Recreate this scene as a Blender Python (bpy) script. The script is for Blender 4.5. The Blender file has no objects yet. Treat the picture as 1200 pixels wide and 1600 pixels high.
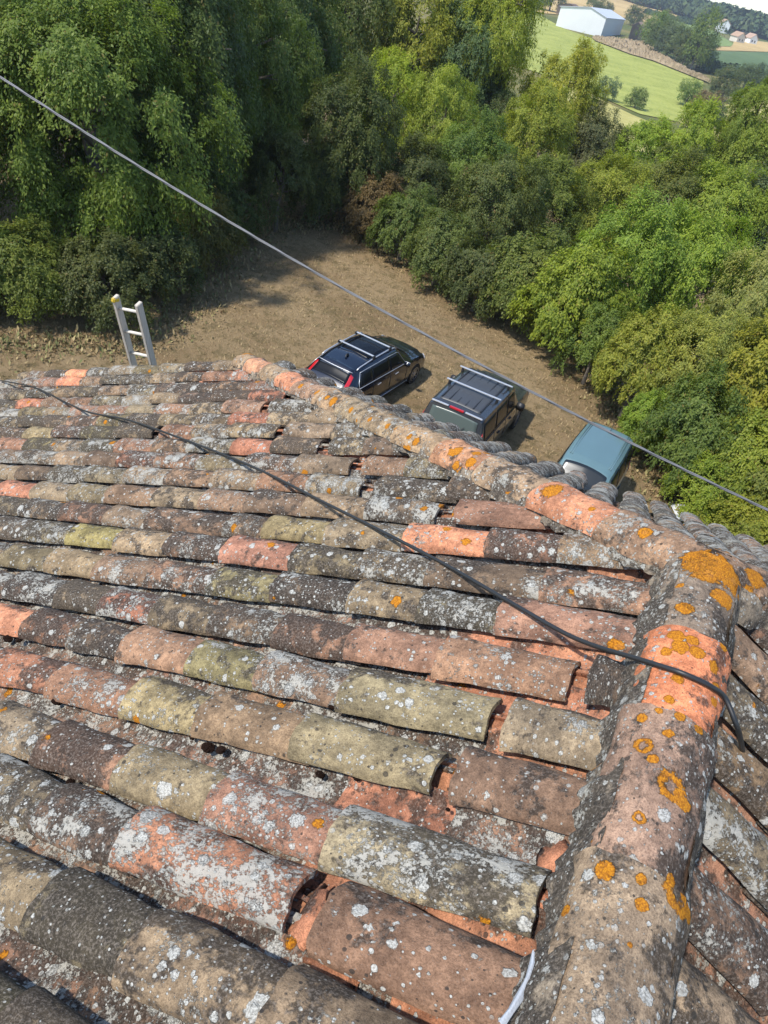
import bpy, bmesh, math, random
import numpy as np
from mathutils import Vector, Matrix
R_ = math.radians
SC = bpy.context.scene
rng = random.Random(7)
nr = np.random.RandomState(11)

# ------------------------------------------------------------------ camera
PIT, ROLL, AZ, FPX = 0.65433412, 0.24472475, -0.33136235, 1150.05
EYE = Vector((-0.4095, -2.1756, 1.5257))
cF = Vector((math.sin(AZ)*math.cos(PIT), math.cos(AZ)*math.cos(PIT), -math.sin(PIT)))
cR = Vector((math.cos(AZ), -math.sin(AZ), 0))
cU = cR.cross(cF)
iR = cR*math.cos(ROLL) + cU*math.sin(ROLL)
iU = -cR*math.sin(ROLL) + cU*math.cos(ROLL)
cam_d = bpy.data.cameras.new('camera'); cam = bpy.data.objects.new('camera', cam_d)
SC.collection.objects.link(cam)
cam_d.sensor_fit = 'VERTICAL'; cam_d.sensor_height = 36.0; cam_d.lens = FPX/1600*36.0
cam_d.clip_start = 0.05; cam_d.clip_end = 20000
M = Matrix((iR, iU, -cF)).transposed().to_4x4(); M.translation = EYE
cam.matrix_world = M
SC.camera = cam

# ------------------------------------------------------------------ light
SUN_TO = Vector((-0.52, -0.85, 0)).normalized(); SUN_EL = R_(55)
SUN_TO = Vector((SUN_TO.x*math.cos(SUN_EL), SUN_TO.y*math.cos(SUN_EL), math.sin(SUN_EL)))
wd = bpy.data.worlds.new('World'); SC.world = wd; wd.use_nodes = True
wn = wd.node_tree; wn.nodes.clear()
sky = wn.nodes.new('ShaderNodeTexSky'); sky.sky_type = 'NISHITA'; sky.sun_disc = False
sky.sun_elevation = SUN_EL; sky.sun_rotation = math.atan2(SUN_TO.x, SUN_TO.y)
sky.dust_density = 0.5; sky.air_density = 1.0; sky.ozone_density = 1.5
bg = wn.nodes.new('ShaderNodeBackground'); bg.inputs['Strength'].default_value = 0.15
wo = wn.nodes.new('ShaderNodeOutputWorld')
tint = wn.nodes.new('ShaderNodeMix'); tint.data_type = 'RGBA'; tint.blend_type = 'MULTIPLY'; tint.inputs[0].default_value = 1; tint.inputs[7].default_value = (.86, .89, .92, 1)
wn.links.new(sky.outputs[0], tint.inputs[6]); wn.links.new(tint.outputs[2], bg.inputs[0]); wn.links.new(bg.outputs[0], wo.inputs[0])
sl = bpy.data.lights.new('sun', 'SUN'); sl.energy = 2.9; sl.angle = R_(2.2); sl.color = (1, 0.95, 0.87)
so = bpy.data.objects.new('sun', sl); SC.collection.objects.link(so)
so.rotation_euler = SUN_TO.to_track_quat('Z', 'Y').to_euler(); so.location = (-30, -30, 40)
SC.view_settings.view_transform = 'Standard'; SC.view_settings.look = 'None'
SC.view_settings.exposure = 0.86; SC.view_settings.gamma = 1.0; SC.view_settings.use_curve_mapping = False

# ------------------------------------------------------------------ helpers
def ray(x, y):
    u, v = x-600, y-800
    return (cF + iR*(u/FPX) - iU*(v/FPX))
def at_z(x, y, z):
    d = ray(x, y); return EYE + d*((z-EYE.z)/d.z)
def at_y(x, y, Y):
    d = ray(x, y); return EYE + d*((Y-EYE.y)/d.y)
def at_dist(x, y, D):
    d = ray(x, y).normalized(); return EYE + d*D
def to_px(P):
    d = Vector(P)-EYE; c = d.dot(cF)
    if c <= 0.01: return (-9999, -9999, c)
    return (600+FPX*d.dot(iR)/c, 800-FPX*d.dot(iU)/c, c)

def link(o, parent=None):
    SC.collection.objects.link(o)
    if parent is not None: o.parent = parent
    return o
def tag(o, label=None, cat=None, group=None, kind=None):
    if label: o['label'] = label
    if cat: o['category'] = cat
    if group: o['group'] = group
    if kind: o['kind'] = kind
    return o
def empty(name, loc=(0, 0, 0), rz=0.0, parent=None):
    o = bpy.data.objects.new(name, None); o.empty_display_size = 0.2
    o.location = loc; o.rotation_euler = (0, 0, rz)
    return link(o, parent)
def mesh_np(name, V, F, mat=None, smooth=False, attrs=None):
    """V (n,3) array, F list/array of faces (quads array fast path)."""
    me = bpy.data.meshes.new(name)
    V = np.asarray(V, dtype=np.float32)
    if isinstance(F, np.ndarray):
        n, k = F.shape
        me.vertices.add(len(V)); me.vertices.foreach_set('co', V.ravel())
        me.loops.add(n*k); me.loops.foreach_set('vertex_index', F.astype(np.int32).ravel())
        me.polygons.add(n)
        me.polygons.foreach_set('loop_start', np.arange(0, n*k, k, dtype=np.int32))
        me.polygons.foreach_set('loop_total', np.full(n, k, dtype=np.int32))
        me.update(calc_edges=True)
    else:
        me.from_pydata([tuple(v) for v in V], [], F)
        me.update()
    if attrs:
        for nm, (typ, dom, arr) in attrs.items():
            a = me.attributes.new(nm, typ, dom)
            key = {'FLOAT': 'value', 'FLOAT_VECTOR': 'vector', 'FLOAT_COLOR': 'color'}[typ]
            a.data.foreach_set(key, np.asarray(arr, dtype=np.float32).ravel())
    if mat: me.materials.append(mat)
    if smooth: me.polygons.foreach_set('use_smooth', np.ones(len(me.polygons), dtype=bool))
    return me
def mobj(name, me, parent=None, mw=None):
    o = bpy.data.objects.new(name, me); link(o, parent)
    if mw is not None: o.matrix_local = mw
    return o

class MB:
    """small mesh builder"""
    def __init__(s): s.v = []; s.f = []
    def add(s, V, F):
        b = len(s.v); s.v += [tuple(v) for v in V]; s.f += [tuple(b+i for i in f) for f in F]
    def box(s, c, d, rz=0, m=None, taper=1.0):
        x, y, z = d[0]/2, d[1]/2, d[2]/2
        V = [Vector((sx*x*(taper if sz > 0 else 1), sy*y*(taper if sz > 0 else 1), sz*z)) for sz in (-1, 1) for sy in (-1, 1) for sx in (-1, 1)]
        rm = m if m is not None else Matrix.Rotation(rz, 3, 'Z')
        V = [rm @ v + Vector(c) for v in V]
        s.add(V, [(0, 2, 3, 1), (4, 5, 7, 6), (0, 1, 5, 4), (2, 6, 7, 3), (0, 4, 6, 2), (1, 3, 7, 5)])
    def bar(s, a, b, w, h, up=(0, 0, 1)):
        a, b = Vector(a), Vector(b); d = (b-a); L = d.length; d.normalize()
        side = d.cross(Vector(up)); side.normalize(); u = side.cross(d)
        V = []
        for t in (0, L):
            for sx, sz in ((-1, -1), (1, -1), (1, 1), (-1, 1)):
                V.append(a+d*t+side*(sx*w/2)+u*(sz*h/2))
        s.add(V, [(0, 3, 2, 1), (4, 5, 6, 7), (0, 1, 5, 4), (1, 2, 6, 5), (2, 3, 7, 6), (3, 0, 4, 7)])
    def tube(s, pts, r, n=8, cap=True):
        pts = [Vector(p) for p in pts]; rr = r if isinstance(r, (list, tuple)) else [r]*len(pts)
        V = []; up = Vector((0.13, 0.31, 0.94))
        for i, p in enumerate(pts):
            d = (pts[min(i+1, len(pts)-1)]-pts[max(i-1, 0)]).normalized()
            a = d.cross(up)
            if a.length < .05: a = d.cross(Vector((1, 0, 0)))
            a.normalize(); b = d.cross(a)
            for k in range(n):
                t = 2*math.pi*k/n
                V.append(p+a*(math.cos(t)*rr[i])+b*(math.sin(t)*rr[i]))
        F = [(i*n+k, i*n+(k+1) % n, (i+1)*n+(k+1) % n, (i+1)*n+k) for i in range(len(pts)-1) for k in range(n)]
        if cap: F += [tuple(range(n-1, -1, -1)), tuple((len(pts)-1)*n+k for k in range(n))]
        s.add(V, F)
    def build(s, name, mat, parent=None, smooth=False, bevel=0):
        me = bpy.data.meshes.new(name); me.from_pydata(s.v, [], s.f)
        me.materials.append(mat)
        if bevel:
            bm = bmesh.new(); bm.from_mesh(me)
            bmesh.ops.bevel(bm, geom=bm.edges[:], offset=bevel, segments=2, affect='EDGES', clamp_overlap=True)
            bm.to_mesh(me); bm.free()
        me.update()
        if smooth: me.polygons.foreach_set('use_smooth', [True]*len(me.polygons))
        return mobj(name, me, parent)

# ------------------------------------------------------------------ material kit
class NT:
    def __init__(s, name, disp=False):
        s.m = bpy.data.materials.new(name); s.m.use_nodes = True
        s.t = s.m.node_tree; s.t.nodes.clear()
        s.out = s.t.nodes.new('ShaderNodeOutputMaterial')
    def n(s, typ, **kw):
        x = s.t.nodes.new(typ)
        for k, v in kw.items():
            if k.startswith('i_'):
                x.inputs[k[2:].replace('_', ' ')].default_value = v
            else: setattr(x, k, v)
        return x
    def l(s, a, b): s.t.links.new(a, b)
    def set(s, inp, v):
        if hasattr(v, 'is_output') or isinstance(v, bpy.types.NodeSocket): s.l(v, inp)
        else: inp.default_value = v
    def math(s, op, a, b=0.0, c=None, clamp=False):
        x = s.n('ShaderNodeMath', operation=op, use_clamp=clamp)
        s.set(x.inputs[0], a); s.set(x.inputs[1], b)
        if c is not None: s.set(x.inputs[2], c)
        return x.outputs[0]
    def vmath(s, op, a, b=(0, 0, 0), scale=None):
        x = s.n('ShaderNodeVectorMath', operation=op)
        s.set(x.inputs[0], a); s.set(x.inputs[1], b)
        if scale is not None: s.set(x.inputs['Scale'], scale)
        return x.outputs['Value'] if op in ('DISTANCE', 'LENGTH', 'DOT_PRODUCT') else x.outputs[0]
    def noise(s, vec, scale, detail=4, rough=.55, dist=0, col=False, w=None):
        x = s.n('ShaderNodeTexNoise'); s.set(x.inputs['Vector'], vec)
        x.inputs['Scale'].default_value = scale; x.inputs['Detail'].default_value = detail
        x.inputs['Roughness'].default_value = rough; x.inputs['Distortion'].default_value = dist
        return x.outputs['Color' if col else 'Fac']
    def voro(s, vec, scale, feature='F1', rand=1.0):
        x = s.n('ShaderNodeTexVoronoi', feature=feature); s.set(x.inputs['Vector'], vec)
        x.inputs['Scale'].default_value = scale; x.inputs['Randomness'].default_value = rand
        return x
    def ramp(s, fac, stops, interp='LINEAR'):
        x = s.n('ShaderNodeValToRGB'); e = x.color_ramp.elements; x.color_ramp.interpolation = interp
        while len(e) < len(stops): e.new(0.5)
        for i, (p, c) in enumerate(stops):
            e[i].position = p
            e[i].color = (c, c, c, 1) if not isinstance(c, (tuple, list)) else (c[0], c[1], c[2], 1)
        s.l(fac, x.inputs[0]); return x.outputs[0]
    def step(s, v, a, b):
        x = s.n('ShaderNodeMapRange', interpolation_type='SMOOTHSTEP'); s.set(x.inputs[0], v)
        s.set(x.inputs[1], a); s.set(x.inputs[2], b); x.inputs[3].default_value = 0; x.inputs[4].default_value = 1
        return x.outputs[0]
    def mix(s, fac, a, b, blend='MIX'):
        x = s.n('ShaderNodeMix', data_type='RGBA', blend_type=blend)
        s.set(x.inputs[0], fac)
        def c(v): return (v[0], v[1], v[2], 1) if isinstance(v, (tuple, list)) else v
        s.set(x.inputs[6], c(a)); s.set(x.inputs[7], c(b)); return x.outputs[2]
    def attr(s, name, typ='GEOMETRY'):
        return s.n('ShaderNodeAttribute', attribute_name=name, attribute_type=typ)
    def obj(s): return s.n('ShaderNodeTexCoord').outputs['Object']
    def pos(s): return s.n('ShaderNodeNewGeometry').outputs['Position']
    def bsdf(s, col, rough=.8, bump=None, bstr=.5, bdist=.01, metal=0.0, spec=None, coat=0, **kw):
        b = s.n('ShaderNodeBsdfPrincipled')
        s.set(b.inputs['Base Color'], (col[0], col[1], col[2], 1) if isinstance(col, (tuple, list)) else col)
        s.set(b.inputs['Roughness'], rough); b.inputs['Metallic'].default_value = metal
        if spec is not None: b.inputs['Specular IOR Level'].default_value = spec
        if coat: b.inputs['Coat Weight'].default_value = coat; b.inputs['Coat Roughness'].default_value = .03
        if bump is not None:
            bp = s.n('ShaderNodeBump'); bp.inputs['Strength'].default_value = bstr; bp.inputs['Distance'].default_value = bdist
            s.l(bump, bp.inputs['Height']); s.l(bp.outputs[0], b.inputs['Normal'])
        s.l(b.outputs[0], s.out.inputs[0]); return b

def simple(name, col, rough=.6, metal=0., coat=0., noise=None, nscale=20, spec=None, bump=0, bscale=None):
    k = NT(name); c = col
    P = k.obj()
    if noise:
        f = k.noise(P, nscale, 5)
        c = k.mix(f, tuple(x*(1-noise) for x in col), tuple(min(1, x*(1+noise)) for x in col))
    k.bsdf(c, rough, k.noise(P, bscale or nscale*3, 4) if bump else None, bump, .01, metal, spec, coat)
    return k.m

# ---- tile material: clay, sooty grime, pale crust, round white lichens, orange lichens
ORANGE_SPOTS = []      # filled as (pixel x, pixel y, radius in metres, ring) -> world points on the ridge
def tile_material(name, spots=None, lichen=1.0):
    k = NT(name)
    lc = k.attr('lc').outputs['Vector']
    seedo = k.attr('seed', 'OBJECT').outputs['Fac']; seedg = k.attr('gseed').outputs['Fac']
    seed = k.math('ADD', seedo, seedg)
    off = k.n('ShaderNodeCombineXYZ'); k.l(k.math('MULTIPLY', seed, 37.1), off.inputs[0]); k.l(k.math('MULTIPLY', seed, 91.7), off.inputs[1]); k.l(k.math('MULTIPLY', seed, 53.3), off.inputs[2])
    P = k.vmath('ADD', lc, off.outputs[0])
    tone = k.mix(1.0, k.attr('tone', 'OBJECT').outputs['Color'], k.attr('gtone').outputs['Color'], 'ADD')
    wear = k.n('ShaderNodeSeparateXYZ')
    k.l(k.vmath('ADD', k.attr('wear', 'OBJECT').outputs['Vector'], k.attr('gwear').outputs['Vector']), wear.inputs[0])
    wd_, ww, wo_ = wear.outputs[0], wear.outputs[1], wear.outputs[2]      # dark, white, orange
    hs = k.n('ShaderNodeHueSaturation'); hs.inputs['Saturation'].default_value = .88; k.l(tone, hs.inputs['Color']); tone = k.mix(1.0, hs.outputs[0], (1.05, .955, .86), 'MULTIPLY')
    wn_ = k.noise(k.pos(), 3.1, 5, .62); wn3 = k.noise(k.vmath('ADD', k.pos(), (3, 7, 1)), 5.2, 5, .6)
    wd_ = k.math('ADD', wd_, k.math('MULTIPLY', k.math('SUBTRACT', wn_, .45), 2.2))
    ww = k.math('MINIMUM', k.math('ADD', ww, k.math('MULTIPLY', k.math('SUBTRACT', wn3, .46), 2.0)), 1.0)
    n1 = k.noise(P, 8, 6, .65); n2 = k.noise(P, 45, 6, .72); n3 = k.noise(P, 230, 4, .75); n4 = k.noise(k.vmath('ADD', P, (3, 1, 2)), 430, 2, .7)
    c = k.mix(k.step(n1, .32, .68), k.mix(1.0, tone, (.62, .60, .58), 'MULTIPLY'), k.mix(1.0, tone, (1.30, 1.24, 1.14), 'MULTIPLY'))
    c = k.mix(k.step(n2, .38, .66), k.mix(1.0, c, (.80, .79, .78), 'MULTIPLY'), k.mix(1.0, c, (1.26, 1.25, 1.22), 'MULTIPLY'))
    # open pores and grit
    c = k.mix(k.math('MULTIPLY', k.step(n3, .44, .62), .62), k.mix(1.0, c, (1.18, 1.17, 1.15), 'MULTIPLY'), k.mix(1.0, c, (.50, .48, .46), 'MULTIPLY'))
    c = k.mix(k.math('MULTIPLY', k.step(n4, .62, .72), .35), c, (.36, .33, .29))
    # grey-brown weathering skin, patchy; plus a darkening toward one side of each tile
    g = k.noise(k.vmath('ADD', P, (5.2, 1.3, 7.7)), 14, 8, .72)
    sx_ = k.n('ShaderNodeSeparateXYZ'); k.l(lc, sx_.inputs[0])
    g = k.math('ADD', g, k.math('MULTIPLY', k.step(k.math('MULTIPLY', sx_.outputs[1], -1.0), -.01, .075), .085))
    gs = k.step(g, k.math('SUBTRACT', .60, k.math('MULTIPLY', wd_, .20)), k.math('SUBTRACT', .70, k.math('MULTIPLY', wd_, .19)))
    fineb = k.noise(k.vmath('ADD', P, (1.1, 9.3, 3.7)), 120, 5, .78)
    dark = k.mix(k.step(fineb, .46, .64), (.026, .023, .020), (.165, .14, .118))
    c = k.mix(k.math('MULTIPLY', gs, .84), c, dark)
    # black soot specks
    v = k.voro(P, 85); cell = k.n('ShaderNodeSeparateColor'); k.l(v.outputs['Color'], cell.inputs[0])
    sp = k.math('MULTIPLY', k.math('LESS_THAN', v.outputs['Distance'], k.math('MULTIPLY', cell.outputs[1], .42)), k.math('GREATER_THAN', cell.outputs[0], .78))
    sp = k.math('MULTIPLY', sp, k.step(k.noise(P, 17, 2), .45, .6))
    c = k.mix(k.math('MULTIPLY', sp, .85), c, (.035, .032, .03))
    v = k.voro(k.vmath('ADD', P, (4, 4, 4)), 38); cell = k.n('ShaderNodeSeparateColor'); k.l(v.outputs['Color'], cell.inputs[0])
    sp2 = k.math('MULTIPLY', k.math('LESS_THAN', k.math('ADD', v.outputs['Distance'], k.math('MULTIPLY', n2, .2)), k.math('MULTIPLY', cell.outputs[1], .42)), k.math('GREATER_THAN', cell.outputs[0], .80))
    c = k.mix(k.math('MULTIPLY', sp2, .8), c, (.04, .037, .033))
    # pale mineral crust (fine speckled)
    cr = k.noise(k.vmath('ADD', P, (2.1, 8.3, 0.7)), 75, 7, .80)
    crm = k.noise(k.vmath('ADD', P, (7.1, 2.3, 4.7)), 10, 3, .5)
    thr = k.math('SUBTRACT', .665, k.math('MULTIPLY', ww, .17))
    crs = k.step(k.math('ADD', k.math('MULTIPLY', cr, .62), k.math('MULTIPLY', crm, .38)), thr, k.math('ADD', thr, .035))
    crust = k.mix(k.noise(P, 30, 3), (.29, .27, .225), (.52, .50, .44))
    c = k.mix(k.math('MULTIPLY', crs, .9), c, crust)
    # round white lichens
    hgt = k.math('MULTIPLY', crs, .35)
    wob = k.math('MULTIPLY', k.math('SUBTRACT', k.noise(P, 120, 3, .6), .5), .42)
    for sc_, thr_, o in ((14, .78, 1.3), (24, .60, 3.3), (52, .50, 6.1), (95, .48, 8.7)):
        v = k.voro(k.vmath('ADD', P, (o, o*2, o*.5)), sc_); cell = k.n('ShaderNodeSeparateColor'); k.l(v.outputs['Color'], cell.inputs[0])
        rad = k.math('MULTIPLY', k.math('ADD', k.math('MULTIPLY', cell.outputs[1], .36), .08), 1.0)
        d = k.math('SUBTRACT', k.math('ADD', v.outputs['Distance'], wob), rad)
        pres = k.math('GREATER_THAN', k.math('ADD', cell.outputs[0], k.math('MULTIPLY', ww, .42)), thr_+.36)
        mk = k.math('MULTIPLY', k.math('MULTIPLY', k.step(d, .03, -.03), pres), k.step(k.noise(k.vmath('ADD', P, (o, 3, 1)), 7, 3, .6), .40 if sc_ > 40 else .34, .50 if sc_ > 40 else .40))
        wcol = k.mix(k.step(k.noise(P, 210, 3, .7), .38, .62), (.27, .26, .23), (.55, .54, .49))
        c = k.mix(k.math('MULTIPLY', mk, .93), c, wcol); hgt = k.math('ADD', hgt, k.math('MULTIPLY', mk, .6))
    # orange lichens
    v = k.voro(k.vmath('ADD', P, (9.3, 2.2, 5.5)), 13); cell = k.n('ShaderNodeSeparateColor'); k.l(v.outputs['Color'], cell.inputs[0])
    on = k.math('MULTIPLY', k.math('SUBTRACT', k.noise(P, 42, 5, .7), .5), .55)
    d = k.math('SUBTRACT', k.math('ADD', v.outputs['Distance'], on), k.math('ADD', .10, k.math('MULTIPLY', cell.outputs[1], .26)))
    pres = k.math('GREATER_THAN', k.math('ADD', cell.outputs[2], wo_), .97)
    om = k.math('MULTIPLY', k.step(d, .02, -.03), pres)
    W = k.pos()
    if spots:
        wn2 = k.math('ADD', k.math('MULTIPLY', k.math('SUBTRACT', k.noise(W, 55, 6, .75), .5), 1.5), k.math('MULTIPLY', k.math('SUBTRACT', k.noise(W, 16, 2, .5), .5), .9))
        for (p, r, ring) in spots:
            dd = k.math('ADD', k.math('DIVIDE', k.vmath('DISTANCE', W, tuple(p)), r), wn2)
            s_ = k.step(dd, 1.06, .94)
            if ring: s_ = k.math('MULTIPLY', s_, k.math('MAXIMUM', k.step(dd, .30, .55), k.step(k.noise(W, 22, 2), .5, .56)))
            om = k.math('MAXIMUM', om, s_)
    ocol = k.mix(k.step(k.noise(P, 190, 3, .7), .35, .68), (.30, .10, .010), (.64, .265, .016))
    c = k.mix(k.math('MULTIPLY', om, .95), c, ocol); hgt = k.math('ADD', hgt, k.math('MULTIPLY', om, .8))
    h = k.math('ADD', k.math('ADD', k.math('MULTIPLY', n2, .5), k.math('MULTIPLY', fineb, .55)), k.math('ADD', k.math('MULTIPLY', n3, .28), hgt))
    h = k.math('SUBTRACT', h, k.math('MULTIPLY', sp2, .35))
    k.bsdf(c, .93, h, 1.0, .0060, spec=.12)
    return k.m

# ------------------------------------------------------------------ terrain
PROF = [(0, -9.5), (48, -9.5), (62, -10.2), (100, -13.6), (200, -22.6), (300, -21.2), (450, -18.2), (600, -15.4), (800, -9.5), (1150, -5.0), (1350, -3.5), (1500, -6), (2500, -60), (9000, -160)]
PD = np.array([a for a, b in PROF], float); PZ = np.array([b for a, b in PROF], float)
def ter(x, y):
    D = math.hypot(x-EYE.x, y-EYE.y)
    z = float(np.interp(D, PD, PZ))
    # smooth the corners a little
    z = (z + float(np.interp(D*.94, PD, PZ)) + float(np.interp(D*1.06, PD, PZ)))/3
    if D > 60:
        a = min(1, (D-60)/200)
        z += a*(1.2*math.sin(x*.011+1)+1.0*math.cos(y*.013))*min(1.0, D/600)
    if D < 45: z = -9.5
    return z
def ter_hit(px, py, lift=0.0):
    d = ray(px, py).normalized()
    t = 5.0; last = t
    while t < 3500:
        p = EYE+d*t
        if p.z < ter(p.x, p.y)+lift:
            lo, hi = last, t
            for _ in range(24):
                m_ = (lo+hi)/2; p = EYE+d*m_
                if p.z < ter(p.x, p.y)+lift: hi = m_
                else: lo = m_
            p = EYE+d*hi
            return Vector((p.x, p.y, ter(p.x, p.y)+lift))
        last = t; t *= 1.012
    p = EYE+d*1400
    return Vector((p.x, p.y, ter(p.x, p.y)+lift))

def ground_mat():
    k = NT('dry_mown_grass'); P = k.pos()
    a = k.noise(P, .35, 5, .6); b = k.noise(P, 3.2, 6, .68); c_ = k.noise(P, 26, 5, .75); d = k.noise(P, 90, 3, .7)
    c = k.mix(k.step(a, .38, .64), (.29, .195, .100), (.40, .285, .155))
    c = k.mix(k.math('MULTIPLY', k.step(b, .44, .66), .8), c, (.16, .125, .055))
    c = k.mix(k.math('MULTIPLY', k.step(c_, .46, .68), .75), c, (.38, .30, .18))
    c = k.mix(k.math('MULTIPLY', k.step(d, .52, .72), .6), c, (.085, .062, .034))
    # leaf litter flecks
    v = k.voro(P, 11); cell = k.n('ShaderNodeSeparateColor'); k.l(v.outputs['Color'], cell.inputs[0])
    fl = k.math('MULTIPLY', k.math('LESS_THAN', v.outputs['Distance'], .2), k.math('GREATER_THAN', cell.outputs[0], .86))
    c = k.mix(k.math('MULTIPLY', fl, .6), c, (.30, .22, .12))
    # far beyond the yard the ground turns to green-tan meadow
    D = k.vmath('LENGTH', P); far = k.step(D, 60, 90)
    m_ = k.mix(k.step(k.noise(P, .02, 4), .4, .6), (.20, .17, .06), (.10, .12, .035))
    c = k.mix(far, c, m_)
    k.bsdf(c, .95, k.math('ADD', b, k.math('ADD', c_, d)), .9, .06, spec=.1)
    return k.m
radii = [0, 4, 8, 12, 16, 20, 25, 30, 36, 42, 48]+[48*1.035**i for i in range(1, 104)]+[1900, 2500, 3500, 5500, 9000]
NA = 300
V = [(EYE.x, EYE.y, -9.5)]; F = []
for i, r in enumerate(radii[1:]):
    for j in range(NA):
        t = 2*math.pi*j/NA; x, y = EYE.x+r*math.cos(t), EYE.y+r*math.sin(t)
        V.append((x, y, ter(x, y)))
for j in range(NA): F.append((0, 1+j, 1+(j+1) % NA))
for i in range(len(radii)-2):
    for j in range(NA):
        a = 1+i*NA+j; b = 1+i*NA+(j+1) % NA
        F.append((a, a+NA, b+NA, b))
gme = mesh_np('ground', V, F, ground_mat(), True)
tag(mobj('ground', gme), kind='structure')

# dry grass tufts across the mown yard
k = NT('dry_grass_blades'); rn = k.attr('rnd').outputs['Fac']
k.bsdf(k.ramp(rn, [(0, (.14, .115, .045)), (.35, (.30, .215, .105)), (.7, (.46, .35, .19)), (1, (.19, .125, .06))]), .9, spec=.1)
NT_ = 120000
gx = nr.uniform(-24, 8, NT_); gy = nr.uniform(6.5, 42, NT_)
L = nr.uniform(.04, .12, NT_); W = nr.uniform(.012, .03, NT_)*.6; th = nr.uniform(0, 6.283, NT_); ln = nr.uniform(.5, 1.3, NT_)
ct, st_ = np.cos(th), np.sin(th)
base = np.stack([gx, gy, np.full(NT_, -9.505)], 1)
side = np.stack([-st_, ct, np.zeros(NT_)], 1)*W[:, None]
tip = np.stack([ct*np.sin(ln)*L, st_*np.sin(ln)*L, np.cos(ln)*L+.01], 1)
Vg = np.stack([base-side, base+side, base+tip], 1).reshape(-1, 3)
me = mesh_np('grass', Vg, np.arange(NT_*3).reshape(-1, 3), k.m, attrs={'rnd': ('FLOAT', 'FACE', nr.rand(NT_))})
tag(mobj('grass', me), 'short dry straw-coloured grass on the yard', None, None, 'stuff')

# ragged weeds where the mown grass meets the bushes
k = NT('weed_leaves'); rn = k.attr('rnd').outputs['Fac']
k.bsdf(k.ramp(rn, [(0, (.11, .12, .045)), (.3, (.20, .19, .075)), (.6, (.36, .28, .14)), (1, (.25, .16, .08))]), .8, spec=.15)
EDGE = [(-17.6, 10.0), (-16.2, 11.9), (-14.7, 13.4), (-15.4, 17.2), (-17.9, 23.8), (-18.2, 27.6), (-16.9, 29.4), (-13.5, 28.0), (-9.7, 26.6), (-6.4, 26.4), (-3.7, 24.9), (-1.7, 22.9), (-.6, 20.4), (.9, 18.6), (1.6, 17.2), (2.6, 15.8), (4.5, 14.6)]
NW = 11000; ei = nr.randint(0, len(EDGE)-1, NW); ef = nr.rand(NW)[:, None]; EA = np.array(EDGE)
cxy = EA[ei]*(1-ef)+EA[ei+1]*ef+nr.normal(0, .55, (NW, 2))
L = nr.uniform(.06, .24, NW)*nr.rand(NW); th = nr.uniform(0, 6.283, NW); ln = nr.uniform(.1, 1.1, NW); W = nr.uniform(.02, .05, NW)
ct, st_ = np.cos(th), np.sin(th); base = np.stack([cxy[:, 0], cxy[:, 1], -9.51+L*.3*nr.rand(NW)], 1)
side = np.stack([-st_, ct, np.zeros(NW)], 1)*W[:, None]; dr = np.stack([ct*np.sin(ln), st_*np.sin(ln), np.cos(ln)], 1)*(L[:, None]+.04)
Vg = np.stack([base, base+dr*.5+side, base+dr, base+dr*.5-side], 1).reshape(-1, 3)
me = mesh_np('weeds', Vg, np.arange(NW*4).reshape(-1, 4), k.m, attrs={'rnd': ('FLOAT', 'FACE', nr.rand(NW))})
tag(mobj('weeds', me), 'ragged weeds along the edge of the yard', None, None, 'stuff')

# ------------------------------------------------------------------ fields on the far slope
def field_mat(name, c1, c2, scale, rows=0.0, dirv=(1, 0, 0)):
    k = NT(name); P = k.pos()
    a = k.noise(P, scale, 6, .7); b = k.noise(P, scale*.09, 4, .5)
    c = k.mix(k.step(a, .35, .68), c1, c2)
    c = k.mix(k.math('MULTIPLY', k.step(b, .35, .7), .5), c, tuple((x*1.25+y*.25)*.85 for x, y in zip(c2, c1)))
    if rows:
        w = k.n('ShaderNodeTexWave', wave_type='BANDS'); rot = k.n('ShaderNodeMapping'); rot.inputs['Rotation'].default_value = (0, 0, dirv[0])
        k.l(P, rot.inputs[0]); k.l(rot.outputs[0], w.inputs[0]); w.inputs['Scale'].default_value = rows; w.inputs['Distortion'].default_value = 2.0; w.inputs['Detail'].default_value = 2
        c = k.mix(k.math('MULTIPLY', w.outputs['Fac'], .35), c, tuple(x*.6 for x in c1))
    k.bsdf(c, .95, a, .8, .4, spec=.08); return k.m
def resamp(pl, n):
    pl = [Vector(p) for p in pl]; d = [0]
    for a, b in zip(pl, pl[1:]): d.append(d[-1]+(b-a).length)
    out = []
    for i in range(n):
        t = d[-1]*i/(n-1)
        for j in range(len(pl)-1):
            if t <= d[j+1]+1e-9: break
        f = (t-d[j])/max(1e-9, d[j+1]-d[j]); out.append(pl[j].lerp(pl[j+1], f))
    return out
def field(name, top, bot, mat, n=36, m_=16, lift=.5, relief=0.0):
    lift *= .35; n = int(n*1.5); m_ = int(m_*1.5)
    A = resamp(top, n); B = resamp(bot, n); V = []; F = []
    for j in range(m_):
        f = j/(m_-1)
        for i in range(n):
            q = A[i].lerp(B[i], f); p = ter_hit(q.x, q.y, lift)
            if relief and 0 < i < n-1 and 0 < j < m_-1: p.z += rng.uniform(0, relief)
            V.append(p)
    for j in range(m_-1):
        for i in range(n-1):
            a = j*n+i; F.append((a, a+n, a+n+1, a+1))
    o = mobj(name, mesh_np(name, V, F, mat, relief == 0)); tag(o, kind='structure'); return o
m_bright = field_mat('sunflower_field', (.22, .27, .055), (.42, .42, .12), 1.1, .22, (0.9, 0, 0))
m_ochre = field_mat('stubble_field', (.42, .29, .12), (.55, .40, .18), .2, .08, (0.5, 0, 0))
m_green = field_mat('maize_field', (.16, .22, .07), (.22, .29, .095), .25, .12, (1.1, 0, 0))
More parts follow.
